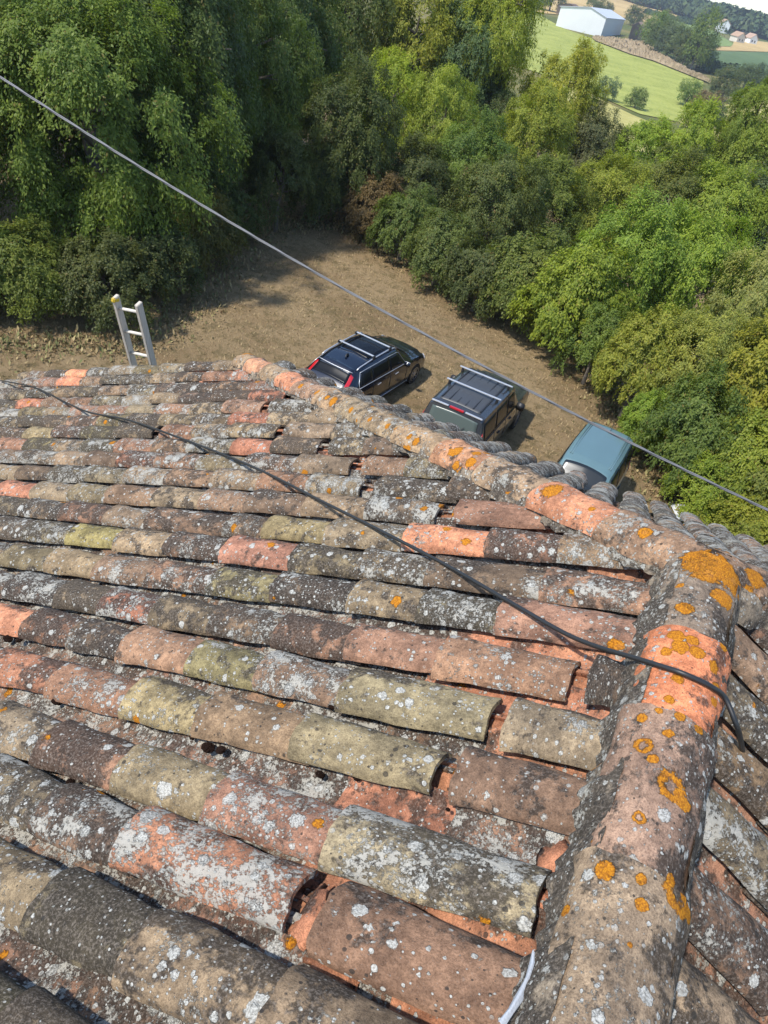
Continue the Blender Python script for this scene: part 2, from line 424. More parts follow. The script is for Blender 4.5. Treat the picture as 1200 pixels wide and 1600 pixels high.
m_dgreen = field_mat('dark_crop_field', (.085, .13, .055), (.125, .18, .075), .25, .10, (.4, 0, 0))
m_brush = field_mat('dry_scrub', (.16, .125, .07), (.34, .26, .16), .5)
m_pale = field_mat('pale_field', (.33, .29, .09), (.42, .38, .14), .6)
field('field', [(760, -40), (838, 20), (880, 44), (930, 62), (1000, 86), (1060, 108), (1100, 118)], [(700, 90), (800, 100), (860, 120), (940, 152), (1000, 178), (1060, 190), (1096, 165)], m_bright, 44, 24)
field('field', [(860, -14), (930, -10), (1000, 2), (1050, 18), (1078, 34)], [(838, 20), (900, 24), (985, 28), (1030, 40), (1060, 58)], m_ochre, 24, 10, .8)
field('field', [(1024, 18), (1070, 30), (1110, 45), (1146, 68)], [(1028, 30), (1055, 50), (1084, 71), (1142, 72.5)], m_green, 24, 12, 1.2)
field('field', [(1084, 79), (1130, 80), (1200, 82), (1260, 84)], [(1098, 108), (1130, 116), (1200, 126), (1260, 134)], m_dgreen, 24, 12, .9)
field('field', [(1062, 60), (1100, 75), (1140, 72), (1160, 66), (1120, 42), (1150, 46), (1200, 58), (1260, 70)][0:1]+[(1084, 71.5), (1142, 73), (1150, 60), (1200, 66), (1260, 78)], [(1066, 66), (1086, 78), (1140, 79), (1160, 79.5), (1200, 81), (1260, 83)], m_ochre, 30, 8, .7)
field('scrub_mound', [(925, 58), (980, 62), (1008, 66), (1035, 88), (1075, 112), (1100, 122)], [(930, 63), (985, 84), (1020, 94), (1060, 110), (1090, 122), (1112, 130)], m_brush, 70, 18, 1.6, 1.3)
field('field', [(880, 120), (940, 156), (990, 180), (1030, 196)], [(850, 190), (920, 215), (980, 235), (1030, 240)], m_pale, 24, 16, .6)
field('field', [(1094, 168), (1130, 160), (1180, 150), (1240, 140)], [(1060, 190), (1100, 215), (1180, 215), (1240, 200)], m_pale, 18, 10, .4)

# ------------------------------------------------------------------ foliage
def leaf_mat(name, trans=.46, yellow=.3):
    k = NT(name)
    rn = k.attr('rnd').outputs['Fac']; cl = k.attr('clump').outputs['Fac']
    tone = k.attr('tone', 'OBJECT').outputs['Color']
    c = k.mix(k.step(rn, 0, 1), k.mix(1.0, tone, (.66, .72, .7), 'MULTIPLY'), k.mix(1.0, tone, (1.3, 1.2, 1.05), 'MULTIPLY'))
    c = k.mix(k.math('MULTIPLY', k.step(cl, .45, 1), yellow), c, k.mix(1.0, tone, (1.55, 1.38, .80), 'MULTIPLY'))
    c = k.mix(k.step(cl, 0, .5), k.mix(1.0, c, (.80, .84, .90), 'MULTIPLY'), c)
    c = k.mix(k.math('MULTIPLY', k.math('GREATER_THAN', rn, .975), .7), c, (.20, .13, .04))
    b = k.n('ShaderNodeBsdfPrincipled'); k.l(c, b.inputs['Base Color']); b.inputs['Roughness'].default_value = .5
    b.inputs['Specular IOR Level'].default_value = .22
    t = k.n('ShaderNodeBsdfTranslucent'); k.l(k.mix(1.0, c, (1.25, 1.35, .6), 'MULTIPLY'), t.inputs[0])
    ms = k.n('ShaderNodeMixShader'); ms.inputs[0].default_value = trans
    k.l(b.outputs[0], ms.inputs[1]); k.l(t.outputs[0], ms.inputs[2]); k.l(ms.outputs[0], k.out.inputs[0])
    return k.m
M_LEAF = leaf_mat('leaves')
k = NT('bark'); P = k.obj(); n_ = k.noise(P, 14, 6, .7)
k.bsdf(k.mix(n_, (.07, .055, .04), (.21, .18, .145)), .95, n_, .8, .02); M_BARK = k.m

def crown_mesh(name, seed, nclump, nleaf, leafL, shape='round', droop=.3, clr=(.2, .36), upper=-0.85, aspect=.5):
    """Unit crown (radius 1, centre at the origin). Leaves gather in clumps that sit out near an uneven hull."""
    r = np.random.RandomState(seed)
    C = []; Rr = []
    lob = r.normal(size=(7, 3)); lob /= np.linalg.norm(lob, axis=1)[:, None]; la = r.uniform(-.22, .26, 7)
    while len(C) < nclump:
        d = r.normal(size=3); d /= np.linalg.norm(d)
        if d[2] < upper: continue
        rad = r.uniform(.38, 1.0)**.6
        bump_ = 1+sum(a*max(0, d@l)**4 for a, l in zip(la, lob))
        p = d*rad*bump_*.82
        if shape == 'spire': p = p*np.array([1-.62*max(0, p[2]), 1-.62*max(0, p[2]), 1.15])
        if shape == 'skirt': p[2] = p[2]*.9; p[:2] *= 1+.15*(p[2] < 0)
        C.append(p); Rr.append(r.uniform(*clr)*(.75+.25*rad))
    C = np.array(C); Rr = np.array(Rr)
    w = Rr**2; w /= w.sum()
    ci = r.choice(nclump, nleaf, p=w)
    # each clump is fed by sprays: short twigs which carry the leaves in a line
    nspray = nclump*14
    sci = np.repeat(np.arange(nclump), 14)
    sd = r.normal(size=(nspray, 3)) + C[sci]*1.1; sd[:, 2] += .15
    sd /= np.linalg.norm(sd, axis=1)[:, None]
    sp_i = ci*14 + r.randint(0, 14, nleaf)
    t = r.uniform(.12, 1.0, nleaf)**.7
    dirs = sd[sp_i]
    pos = C[ci] + dirs*(Rr[ci]*t)[:, None]
    pos[:, 2] -= droop*Rr[ci]*t**2*1.2
    pos += r.normal(size=(nleaf, 3))*(Rr[ci]*.10)[:, None]
    outw = pos/np.maximum(np.linalg.norm(pos, axis=1)[:, None], .2)
    nrm = outw*.75 + r.normal(size=(nleaf, 3))*.38 + np.array([0, 0, .7]); nrm /= np.linalg.norm(nrm, axis=1)[:, None]
    ld = dirs*.7 + r.normal(size=(nleaf, 3))*.6 + np.array([0, 0, -droop*1.4])
    ld -= nrm*(ld*nrm).sum(1)[:, None]; ld /= np.maximum(np.linalg.norm(ld, axis=1)[:, None], 1e-3)
    sdv = np.cross(nrm, ld)
    Ls = leafL*r.uniform(.65, 1.3, nleaf)[:, None]; Ws = Ls*aspect*r.uniform(.8, 1.15, nleaf)[:, None]
    a = pos; b = pos+ld*Ls*.45+sdv*Ws*.5-nrm*Ls*.06; c = pos+ld*Ls-nrm*Ls*.12; d = pos+ld*Ls*.45-sdv*Ws*.5-nrm*Ls*.06
    Vv = np.stack([a, b, c, d], 1).reshape(-1, 3)
    clr_ = r.rand(nclump)
    return mesh_np(name, Vv, np.arange(nleaf*4).reshape(-1, 4), M_LEAF,
                   attrs={'rnd': ('FLOAT', 'FACE', r.rand(nleaf)), 'clump': ('FLOAT', 'FACE', np.clip(clr_[ci]*.8+r.rand(nleaf)*.2, 0, 1))})
def trunk_mesh(name, seed, nl=7):
    """unit: from z=-1.0 (ground) to inside the crown, crown radius 1"""
    r = random.Random(seed); mb = MB()
    ctrl = [Vector((0, 0, -2.2)), Vector((r.uniform(-.05, .05), r.uniform(-.05, .05), -1.2)), Vector((r.uniform(-.1, .1), r.uniform(-.1, .1), -.4)), Vector((r.uniform(-.1, .1), r.uniform(-.1, .1), .45))]
    mb.tube(ctrl, [.075, .055, .04, .012], 8)
    for i in range(nl):
        z = r.uniform(-.9, .2); a = r.uniform(0, 6.28); el = r.uniform(.1, .9)
        d = Vector((math.cos(a)*math.cos(el), math.sin(a)*math.cos(el), math.sin(el)))
        p = Vector((0, 0, z)); q = p+d*.45+Vector((0, 0, .03)); e = q+(d+Vector((r.uniform(-.3, .3), r.uniform(-.3, .3), r.uniform(-.2, .3)))).normalized()*.4
        mb.tube([p, q, e], [.03, .018, .006], 6)
        f = q+(d+Vector((r.uniform(-.8, .8), r.uniform(-.8, .8), r.uniform(-.4, .4)))).normalized()*.35
        mb.tube([q, f], [.014, .004], 5)
    me = bpy.data.meshes.new(name); me.from_pydata(mb.v, [], mb.f); me.materials.append(M_BARK); me.update()
    return me
CR = {
 'broad': [crown_mesh('crown', 21+i, 140, 58000, .039, 'round', .35, (.17, .30), -.9) for i in range(3)],
 'willow': [crown_mesh('crown', 31+i, 120, 50000, .044, 'round', .45, (.18, .32), -.9, .36) for i in range(2)],
 'big': [crown_mesh('crown', 81+i, 210, 120000, .026, 'round', .55, (.13, .26), -.9, .46) for i in range(2)],
 'spire': [crown_mesh('crown', 41, 150, 40000, .046, 'spire', .2, (.2, .32), -1)],
 'bush': [crown_mesh('crown', 51+i, 100, 34000, .055, 'skirt', .35, (.2, .34), -.5) for i in range(3)],
 'far': [crown_mesh('crown', 61+i, 60, 6500, .085, 'round', .1, (.25, .4), -.6) for i in range(3)],
}
TR = [trunk_mesh('trunk', 71+i) for i in range(3)]
def tree(name, base, h, r, style, tone, label, cat='tree', group=None, low=.0, rz=None):
    """base: ground point, h: top of crown above ground, r: crown radius; low: bottom of crown above ground"""
    b = Vector(base); root = empty(name, b)
    tag(root, label, cat, group)
    hc = (h-low)/2; rz = rng.uniform(0, 6.28) if rz is None else rz
    me = rng.choice(CR[style])
    c = bpy.data.objects.new('crown', me); link(c, root)
    c.location = (0, 0, low+hc); c.scale = (r, r, hc*1.02); c.rotation_euler = (0, 0, rz)
    c['tone'] = [float(t*rng.uniform(.9, 1.1)) for t in tone]
    t = bpy.data.objects.new('trunk', rng.choice(TR)); link(t, root)
    t.location = (0, 0, low+hc); t.scale = (r*.9, r*.9, (low+hc+.15)/2.2); t.rotation_euler = (0, 0, rz)
    return root

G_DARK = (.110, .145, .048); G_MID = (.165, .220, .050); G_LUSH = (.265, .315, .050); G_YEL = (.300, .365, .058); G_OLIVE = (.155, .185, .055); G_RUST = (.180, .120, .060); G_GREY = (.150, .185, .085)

def gp(x, y, z=-9.5): return (x, y, z)
# left wall of trees
LT = [
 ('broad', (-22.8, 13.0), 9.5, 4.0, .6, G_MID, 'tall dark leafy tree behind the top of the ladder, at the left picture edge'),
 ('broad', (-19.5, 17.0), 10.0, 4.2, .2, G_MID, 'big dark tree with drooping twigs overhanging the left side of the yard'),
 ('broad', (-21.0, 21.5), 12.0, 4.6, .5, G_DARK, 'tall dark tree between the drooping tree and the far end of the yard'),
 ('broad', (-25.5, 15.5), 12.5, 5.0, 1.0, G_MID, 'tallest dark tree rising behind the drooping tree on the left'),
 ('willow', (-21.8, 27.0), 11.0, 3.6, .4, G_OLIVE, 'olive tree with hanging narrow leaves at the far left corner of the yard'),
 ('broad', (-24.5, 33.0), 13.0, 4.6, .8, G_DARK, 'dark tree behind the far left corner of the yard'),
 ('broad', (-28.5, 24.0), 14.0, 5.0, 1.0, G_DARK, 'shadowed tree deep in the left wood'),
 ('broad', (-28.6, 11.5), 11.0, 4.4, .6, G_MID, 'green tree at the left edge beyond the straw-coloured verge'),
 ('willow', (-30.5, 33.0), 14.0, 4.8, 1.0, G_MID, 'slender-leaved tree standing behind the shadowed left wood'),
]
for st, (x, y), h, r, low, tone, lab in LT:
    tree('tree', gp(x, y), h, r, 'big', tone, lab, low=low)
# undergrowth at the foot of the left trees
UB = [(-18.3, 12.6, 3.0, 1.6, G_MID, 'green shrub under the dark trees, right behind the ladder top'), (-20.0, 10.6, 2.6, 1.7, (.22, .17, .07), 'rusty brown shrub under the trees left of the ladder'),
      (-19.3, 11.8, 3.2, 1.5, G_OLIVE, 'olive shrub between the rusty shrub and the ladder'), (-16.6, 14.2, 3.0, 1.6, G_DARK, 'dark shrub at the corner of the yard right of the ladder'),
      (-17.0, 16.6, 3.2, 1.7, G_DARK, 'dark shrub beside the shaded left edge of the yard'), (-17.9, 19.6, 3.4, 1.8, G_OLIVE, 'reddish olive shrub halfway along the left edge of the yard'),
      (-19.2, 22.6, 3.2, 1.9, G_DARK, 'dark shrub on the left edge near the far end of the yard')]
for x, y, h, r, tone, lab in UB:
    tree('shrub', gp(x, y), h, r, 'bush', tone, lab, 'shrub', low=-.3)
# the wood beyond the yard and the thicket on its right: a crown is centred at height hc above the ground along the sight of that spot
def grow(px, py, hc, rpx, style, tone, label, low=-.3, cat='tree', vr=None, dmax=56):
    z = -9.5
    for _ in range(6):
        c = at_z(px, py, z+hc); z = ter(c.x, c.y)
        if (c-EYE).length > dmax: c = at_dist(px, py, dmax); z = ter(c.x, c.y); hc = c.z-z
    r = rpx*(c-EYE).dot(cF)/FPX
    if vr is None and (hc-low) > r*1.45: vr = 1.45 if style != 'spire' else 2.0
    h = hc+(hc-low) if vr is None else hc+r*vr
    if vr is not None: low = hc-r*vr
    return tree({'tree': 'tree', 'shrub': 'shrub', 'bush': 'bush'}[cat], (c.x, c.y, z), h, r, style, tone, label, cat, None, low)
GROW = [
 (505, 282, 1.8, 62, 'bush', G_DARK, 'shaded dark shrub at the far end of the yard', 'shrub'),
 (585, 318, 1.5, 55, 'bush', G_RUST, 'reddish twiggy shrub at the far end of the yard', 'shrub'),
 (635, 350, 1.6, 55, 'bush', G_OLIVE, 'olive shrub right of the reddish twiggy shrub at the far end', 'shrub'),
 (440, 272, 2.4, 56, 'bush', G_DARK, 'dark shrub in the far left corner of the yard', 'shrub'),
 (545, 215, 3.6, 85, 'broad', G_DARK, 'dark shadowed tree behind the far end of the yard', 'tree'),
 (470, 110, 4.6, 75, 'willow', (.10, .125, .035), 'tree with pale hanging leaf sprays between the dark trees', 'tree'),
 (545, 40, 6.0, 100, 'willow', G_OLIVE, 'tall olive tree at the top of the picture, left of the yellow-green trees', 'tree'),
 (612, 160, 3.8, 66, 'willow', G_YEL, 'sunlit yellow-green tree in the middle of the wood, the left one of two', 'tree'),
 (688, 190, 3.6, 70, 'willow', G_YEL, 'sunlit yellow-green tree in the middle of the wood, the right one of two', 'tree'),
 (650, 60, 5.5, 85, 'broad', G_LUSH, 'green tree rising behind the two yellow-green trees', 'tree'),
 (650, 285, 2.2, 70, 'broad', G_DARK, 'dark tree at the foot of the yellow-green trees', 'tree'),
 (735, 265, 2.8, 66, 'broad', G_MID, 'mid-green tree right of the dark tree at the foot of the wood', 'tree'),
 (725, 95, 4.4, 74, 'broad', G_GREY, 'bluish green tree right of the yellow-green trees', 'tree'),
 (780, 20, 6.0, 78, 'willow', G_YEL, 'tall yellowish tree beside the upper left end of the bright field', 'tree'),
 (765, 180, 3.2, 52, 'broad', G_DARK, 'dark green tree under the tall yellowish tree', 'tree'),
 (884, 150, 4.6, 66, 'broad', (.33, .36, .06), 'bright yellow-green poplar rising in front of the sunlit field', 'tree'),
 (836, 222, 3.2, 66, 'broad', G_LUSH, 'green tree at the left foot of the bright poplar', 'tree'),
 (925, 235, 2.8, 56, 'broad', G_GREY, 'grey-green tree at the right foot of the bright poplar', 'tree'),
 (1000, 250, 2.8, 66, 'broad', G_YEL, 'pale yellowish green tree at the top of the thicket under the valley hedge', 'tree'),
 (1085, 232, 2.8, 60, 'broad', G_YEL, 'sunny green tree at the top of the thicket, right of the pale yellowish one', 'tree'),
 (1180, 185, 4.0, 52, 'broad', (.20, .29, .045), 'bright green rounded tree below the dark valley trees at the right edge', 'tree'),
 (1165, 270, 2.8, 70, 'broad', G_LUSH, 'green tree just below the bright green rounded tree', 'tree'),
 (772, 318, 2.4, 78, 'broad', G_OLIVE, 'large olive bush tree at the far left of the thicket', 'tree'),
 (858, 318, 2.4, 76, 'broad', G_MID, 'mid-green tree behind the olive bush tree of the thicket', 'tree'),
 (945, 318, 2.6, 80, 'broad', G_LUSH, 'green tree in the upper middle of the thicket', 'tree'),
 (1040, 318, 2.8, 84, 'broad', G_MID, 'darker green tree in the upper right of the thicket', 'tree'),
 (1130, 345, 3.0, 86, 'broad', G_LUSH, 'green tree near the right edge, below the top row of the thicket', 'tree'),
 (1215, 360, 3.0, 86, 'broad', G_GREY, 'grey-green tree cut by the right picture edge', 'tree'),
 (690, 390, 1.5, 62, 'bush', G_OLIVE, 'olive bush at the left tip of the thicket beside the yard', 'bush'),
 (755, 425, 1.6, 64, 'bush', G_DARK, 'dark green bush on the yard edge next to the left tip of the thicket', 'bush'),
 (830, 430, 2.0, 80, 'bush', G_MID, 'dense green bush on the yard edge straight above the boxy dark car', 'bush'),
 (905, 470, 2.2, 84, 'bush', G_LUSH, 'bright leafy bush overhanging the yard edge', 'bush'),
 (985, 425, 2.9, 96, 'broad', G_LUSH, 'broad bright green tree in the middle of the thicket', 'tree'),
 (1085, 440, 3.1, 92, 'broad', G_LUSH, 'lush green tree right of the broad bright one', 'tree'),
 (1185, 480, 3.2, 92, 'willow', (.30, .34, .10), 'pale yellow-green tree with sparse narrow leaves at the right picture edge', 'tree'),
 (935, 540, 1.5, 56, 'bush', G_MID, 'small green bush at the corner where the yard edge bends to the blue van', 'bush'),
 (1010, 560, 2.2, 70, 'bush', G_LUSH, 'green bush on the yard edge above the blue van', 'bush'),
 (1090, 560, 2.8, 78, 'willow', (.31, .36, .09), 'small yellowish tree with bare twigs showing, above the green bushes', 'tree'),
 (1012, 655, 1.3, 44, 'bush', G_LUSH, 'small bright bush just beyond the blue van', 'bush'),
 (1090, 665, 1.9, 78, 'bush', G_MID, 'rounded green bush right of the blue van', 'bush'),
 (1175, 600, 2.6, 92, 'bush', G_LUSH, 'large green bush at the right edge under the pale yellow-green tree', 'bush'),
 (1190, 715, 1.8, 90, 'bush', G_LUSH, 'leafy bush behind the overhead cable at the right edge', 'bush'),
 (1105, 755, .9, 60, 'bush', G_LUSH, 'low green bush beside the pale plastic sheet', 'bush'),
 (1180, 815, .8, 75, 'bush', G_LUSH, 'lowest green bush, just above the roof at the right edge', 'bush'),
 (1270, 600, 3.0, 100, 'broad', G_MID, 'green tree outside the right edge above the bushes', 'tree'),
 (1290, 750, 2.0, 100, 'bush', G_MID, 'green bush outside the right edge above the bushes', 'bush'),
]
for (px, py, hc, rp, st, tone, lab, cat) in GROW: grow(px, py, hc, rp, st, tone, lab, cat=cat)

# trees of the valley and the far slope, each found by the pixel its foot stands on
VT = [(945, 156, 6.0, 3.2, G_GREY, 'small dark bush on the lower edge of the bright field, the left one of two'),
      (990, 170, 5.4, 3.2, G_OLIVE, 'small brownish bush on the lower edge of the bright field, the right one of two'),
      (1070, 166, 7.5, 4.4, G_MID, 'round green tree where the bright field meets the valley hedge'),
      (1098, 182, 7.0, 4.4, G_RUST, 'brownish tree in the valley hedge beside the round green tree'),
      (1126, 158, 10.5, 6.0, G_DARK, 'large dark round tree in the valley hedge'),
      (1160, 140, 9.0, 6.0, G_DARK, 'dark tree right of the large dark round tree in the valley'),
      (1190, 136, 9.0, 6.5, G_DARK, 'dark tree at the right picture edge above the thicket'),
      (1108, 196, 6.0, 4.0, G_DARK, 'low dark tree below the brownish tree in the valley')]
for px, py, h, r, tone, lab in VT:
    p = ter_hit(px, py); tree('tree', p, h, r, 'far', tone, lab, low=-.4)
for (px, py, h, r, tone, lab) in [(1012, 74, 16, 8, G_MID, 'mid-green tree nearest the brown wooden shed by the white farm shed'), (1024, 84, 15, 7.5, G_DARK, 'dark tree second from the brown wooden shed in the farm hedge'),
        (1040, 90, 15, 7.5, G_GREY, 'greyish tree in the middle of the farm hedge'), (1054, 96, 14, 7, G_GREY, 'greyish tree just left of the tallest pointed tree'),
        (1064, 103, 15, 7, G_DARK, 'lower dark tree at the foot of the tallest pointed tree, left side'), (1030, 60, 14, 7, G_MID, 'green tree standing behind the farm hedge, toward the green field')]:
    tree('tree', ter_hit(px, py), h, r, 'far', tone, lab, low=-.8)
tree('tree', ter_hit(1078, 110), 24, 7, 'far', G_MID, 'tallest pointed tree at the end of the clump beside the leaning pole', low=-.8)
tree('tree', ter_hit(1086, 109), 13, 6.5, 'far', G_DARK, 'low dark tree at the right foot of the tall pointed tree', low=-.8)
tree('tree', ter_hit(988, 40), 12, 8, 'far', G_DARK, 'round dark tree just behind the white farm shed', low=-.8)
tree('tree', ter_hit(925, 22), 12, 7.5, 'far', G_GREY, 'round tree behind the roof of the white farm shed, left one', low=-.8)
tree('tree', ter_hit(943, 25), 9, 7, 'far', G_GREY, 'round tree behind the roof of the white farm shed, right one', low=-.8)
tree('tree', ter_hit(858, 18), 15, 8, 'far', G_GREY, 'grey-green tree left of the dark-roofed barn at the top of the field', low=-.8)
tree('tree', ter_hit(842, 14), 13, 8, 'far', G_MID, 'green tree at the far left end of the bright field', low=-.8)

# far wood on the ridge and hedgerows: nobody could count it
k = NT('far_leaves'); rn = k.attr('rnd').outputs['Fac']
k.bsdf(k.ramp(rn, [(0, (.035, .055, .028)), (.5, (.055, .085, .038)), (.85, (.08, .11, .045)), (1, (.11, .135, .06))]), .9, spec=.1); M_FARW = k.m
def wood(name, items, label):
    r = np.random.RandomState(5); Vs = []; Rn = []; nq = 170
    for (p, R) in items:
        d = r.normal(size=(nq, 3)); d /= np.linalg.norm(d, axis=1)[:, None]; d[:, 2] = np.abs(d[:, 2])*.95-.12
        c = d*R*r.uniform(.7, 1.05, (nq, 1)) + np.array([p.x, p.y, p.z+R*.35])
        n = d+r.normal(size=(nq, 3))*.5; n /= np.linalg.norm(n, axis=1)[:, None]
        a = np.cross(n, r.normal(size=(nq, 3))); a /= np.linalg.norm(a, axis=1)[:, None]; b = np.cross(n, a)
        s = R*r.uniform(.10, .20, (nq, 1))
        Vs.append(np.stack([c-a*s, c-b*s, c+a*s, c+b*s], 1).reshape(-1, 3))
        t = r.rand()
        Rn.append(np.clip(t*.7+r.rand(nq)*.35, 0, 1))
    Vs = np.concatenate(Vs); Rn = np.concatenate(Rn)
    o = mobj(name, mesh_np(name, Vs, np.arange(len(Vs)).reshape(-1, 4), M_FARW, attrs={'rnd': ('FLOAT', 'FACE', Rn)}))
    tag(o, label, None, None, 'stuff')
it = []
rw = random.Random(3)
def band(top, bot, n, R0, R1):
    A = resamp(top, 60); B = resamp(bot, 60)
    for _ in range(n):
        i = rw.randrange(60); f = rw.random(); q = A[i].lerp(B[i], f)
        p = ter_hit(q.x+rw.uniform(-2, 2), q.y)
        it.append((p, rw.uniform(R0, R1)))
band([(950, -30), (1000, -14), (1060, 2), (1110, 12), (1160, 24), (1210, 36), (1270, 50)], [(960, -4), (1020, 14), (1060, 24), (1100, 36), (1150, 50), (1210, 66), (1270, 80)], 950, 9, 15)
band([(880, -24), (940, -16), (1000, -4)], [(890, -16), (950, -8), (1010, 12)], 120, 8, 13)
# the wooded crest itself
for i in range(420):
    a = rw.uniform(-.62, .25); D = rw.uniform(1230, 1420); ang = math.pi/2-a
    x = EYE.x+math.cos(ang)*D; y = EYE.y+math.sin(ang)*D
    it.append((Vector((x, y, ter(x, y))), rw.uniform(9, 15)))
wood('far_wood', it, 'dark wooded ridge along the horizon')
it = []
for pl, n in (([(1150, 76), (1175, 84), (1215, 92)], 0), ([(1096, 112), (1130, 118), (1165, 126), (1215, 134)], 60), ([(1010, 22), (1060, 34), (1100, 44)], 40), ([(930, 160), (985, 176), (1040, 192)], 0), ([(1092, 24), (1120, 44), (1150, 60)], 30)):
    A = resamp(pl, 50)
    for _ in range(n):
        q = A[rw.randrange(50)]; it.append((ter_hit(q.x, q.y+rw.uniform(-1.5, 1.5)), rw.uniform(2.2, 4.2)))
wood('hedgerow', it, 'low hedgerows dividing the distant fields')

# ------------------------------------------------------------------ farm shed and village
m_wwhite = simple('white_render', (.78, .78, .76), .7, noise=.06, nscale=.3)
m_shadewall = simple('shaded_white_wall', (.50, .55, .62), .45, noise=.05, nscale=.3)  # blue-grey shade on the shed's side wall, put into its colour
m_roofp = simple('pale_fibre_roof', (.50, .53, .58), .6, noise=.1, nscale=.2)
m_tan = simple('tan_roof', (.38, .25, .16), .8, noise=.2, nscale=.5)
m_wood = simple('brown_boards', (.16, .10, .07), .8, noise=.3, nscale=2)
m_terra = simple('far_terracotta', (.40, .27, .19), .8, noise=.25, nscale=1)
m_cream = simple('cream_wall', (.62, .56, .46), .8, noise=.1, nscale=.5)
m_dark = simple('dark_opening', (.03, .03, .035), .4)
def prism(name, a, b, depth, hl, ridge_f, hr, mats, parent, wall_mat=None):
    pass
def shed(root_name, label, cat, g0, g1, depthv, eave, ridge, rf, m_g, m_s, m_r, ribs=0):
    """g0,g1: ground ends of the gable; depthv: vector along the ridge; rf: ridge position along the gable 0..1"""
    base = Vector(((g0.x+g1.x)/2, (g0.y+g1.y)/2, min(g0.z, g1.z)))
    root = empty(root_name, base); tag(root, label, cat)
    a = g0-base; b = g1-base; zb = -2.0
    a.z = b.z = 0; d = Vector(depthv)
    e0 = a+Vector((0, 0, eave)); e1 = b+Vector((0, 0, eave)); rp = a.lerp(b, rf)+Vector((0, 0, ridge))
    dn = Vector((0, 0, zb))
    def wall(name, V, F, m): 
        mb = MB(); mb.add(V, F); return mb.build(name, m, root)
    wall('gable_wall', [a+dn, b+dn, e1, rp, e0], [(0, 1, 2, 3, 4)], m_g)
    wall('gable_wall', [a+d+dn, b+d+dn, e1+d, rp+d, e0+d], [(4, 3, 2, 1, 0)], m_g)
    wall('side_wall', [b+dn, b+d+dn, e1+d, e1], [(0, 1, 2, 3)], m_s)
    wall('side_wall', [a+dn, a+d+dn, e0+d, e0], [(3, 2, 1, 0)], m_s)
    t = Vector((0, 0, .25)); ov = d.normalized()*.4; out1 = (b-a).normalized()*.5
    for (e, sgn) in ((e0, -1), (e1, 1)):
        q = e+out1*sgn; q.z -= .12
        mb = MB(); V = [q-ov, q+d+ov, rp+d+ov, rp-ov]; V = [v+Vector((0, 0, .05)) for v in V]; V += [v+t for v in V[:4]]
        mb.add(V, [(0, 1, 2, 3), (7, 6, 5, 4), (0, 4, 5, 1), (1, 5, 6, 2), (2, 6, 7, 3), (3, 7, 4, 0)])
        rf_o = mb.build('roof_slope', m_r, root)
    return root
P0, P1 = ter_hit(868, 41), ter_hit(938, 58)
P2 = ter_hit(979, 60)
gd = (P1-P0); gd.z = 0; dv = Vector((-gd.y, gd.x, 0)).normalized()
side_l = (P2-P1).length
if dv.dot(Vector((cF.x, cF.y, 0))) < 0: dv = -dv
dv = (dv + Vector((P2.x-P1.x, P2.y-P1.y, 0)).normalized()*1.1).normalized()
wh = shed('farm_shed', 'long white farm shed with pale low-pitched roof at the top of the bright field', 'shed', P0, P1, dv*44, 8.0, 10.4, .62, m_wwhite, m_shadewall, m_roofp)
print('SHED', P0, P1, gd.length, side_l)
Pa, Pb = ter_hit(981, 61), ter_hit(996, 62)
shed('wooden_lean_to', 'small brown wooden shed with tan roof beside the white farm shed', 'shed', Pa, Pb, dv*9, 6.0, 7.6, .5, m_wood, m_tan, m_tan)
Pa, Pb = ter_hit(868, 22), ter_hit(900, 28)
shed('low_barn', 'low open barn with dark roof behind the left end of the white farm shed', 'barn', Pa, Pb, dv*14, 4.2, 6.0, .5, m_tan, m_dark, m_wood)
HS = [(1122, 50, 1136, 53, 9, 6.5, m_wwhite, m_tan, 'white house with tan roof, the largest in the village on the far slope'),
      (1158, 52, 1170, 55, 8, 4.5, m_cream, m_terra, 'cream house with terracotta roof right of the white village house'),
      (1150, 66, 1162, 68, 7, 3.5, m_cream, m_tan, 'low cream farmhouse below the village houses'),
      (1170, 68, 1181, 70, 7, 3.5, m_wwhite, m_terra, 'small white outbuilding at the right end of the village')]
for (x0, y0, x1, y1, dp, ev, mw_, mr, lab) in HS:
    a, b = ter_hit(x0, y0), ter_hit(x1, y1)
    w = (b-a); w.z = 0; dvv = Vector((-w.y, w.x, 0)).normalized()
    if dvv.dot(Vector((cF.x, cF.y, 0))) < 0: dvv = -dvv
    ro = shed('village_house', lab, 'house', a, b, dvv*dp, ev, ev+3, .5, mw_, mw_, mr)
    wv = w.normalized(); L_ = w.length; bz = Vector(((a.x+b.x)/2, (a.y+b.y)/2, min(a.z, b.z)))
    for f in (.3, .68):
        mb = MB(); c_ = (a-bz); c_.z = 0
        mb.box(c_+wv*(L_*f)-dvv*.06+Vector((0, 0, ev*.55)), (1.0, .2, 1.3), math.atan2(wv.y, wv.x)); mb.build('window', m_dark, ro)
# leaning pole
pp = ter_hit(1068, 106); mb = MB(); top = at_dist(1074, 76, (pp-EYE).length); mb.tube([Vector((0, 0, -1)), top-pp], [.35, .25], 8)
po = mb.build('utility_pole', simple('pale_pole', (.5, .47, .42), .7)); po.location = pp
tag(po, 'thin pale leaning pole in front of the tallest pointed tree', 'pole')

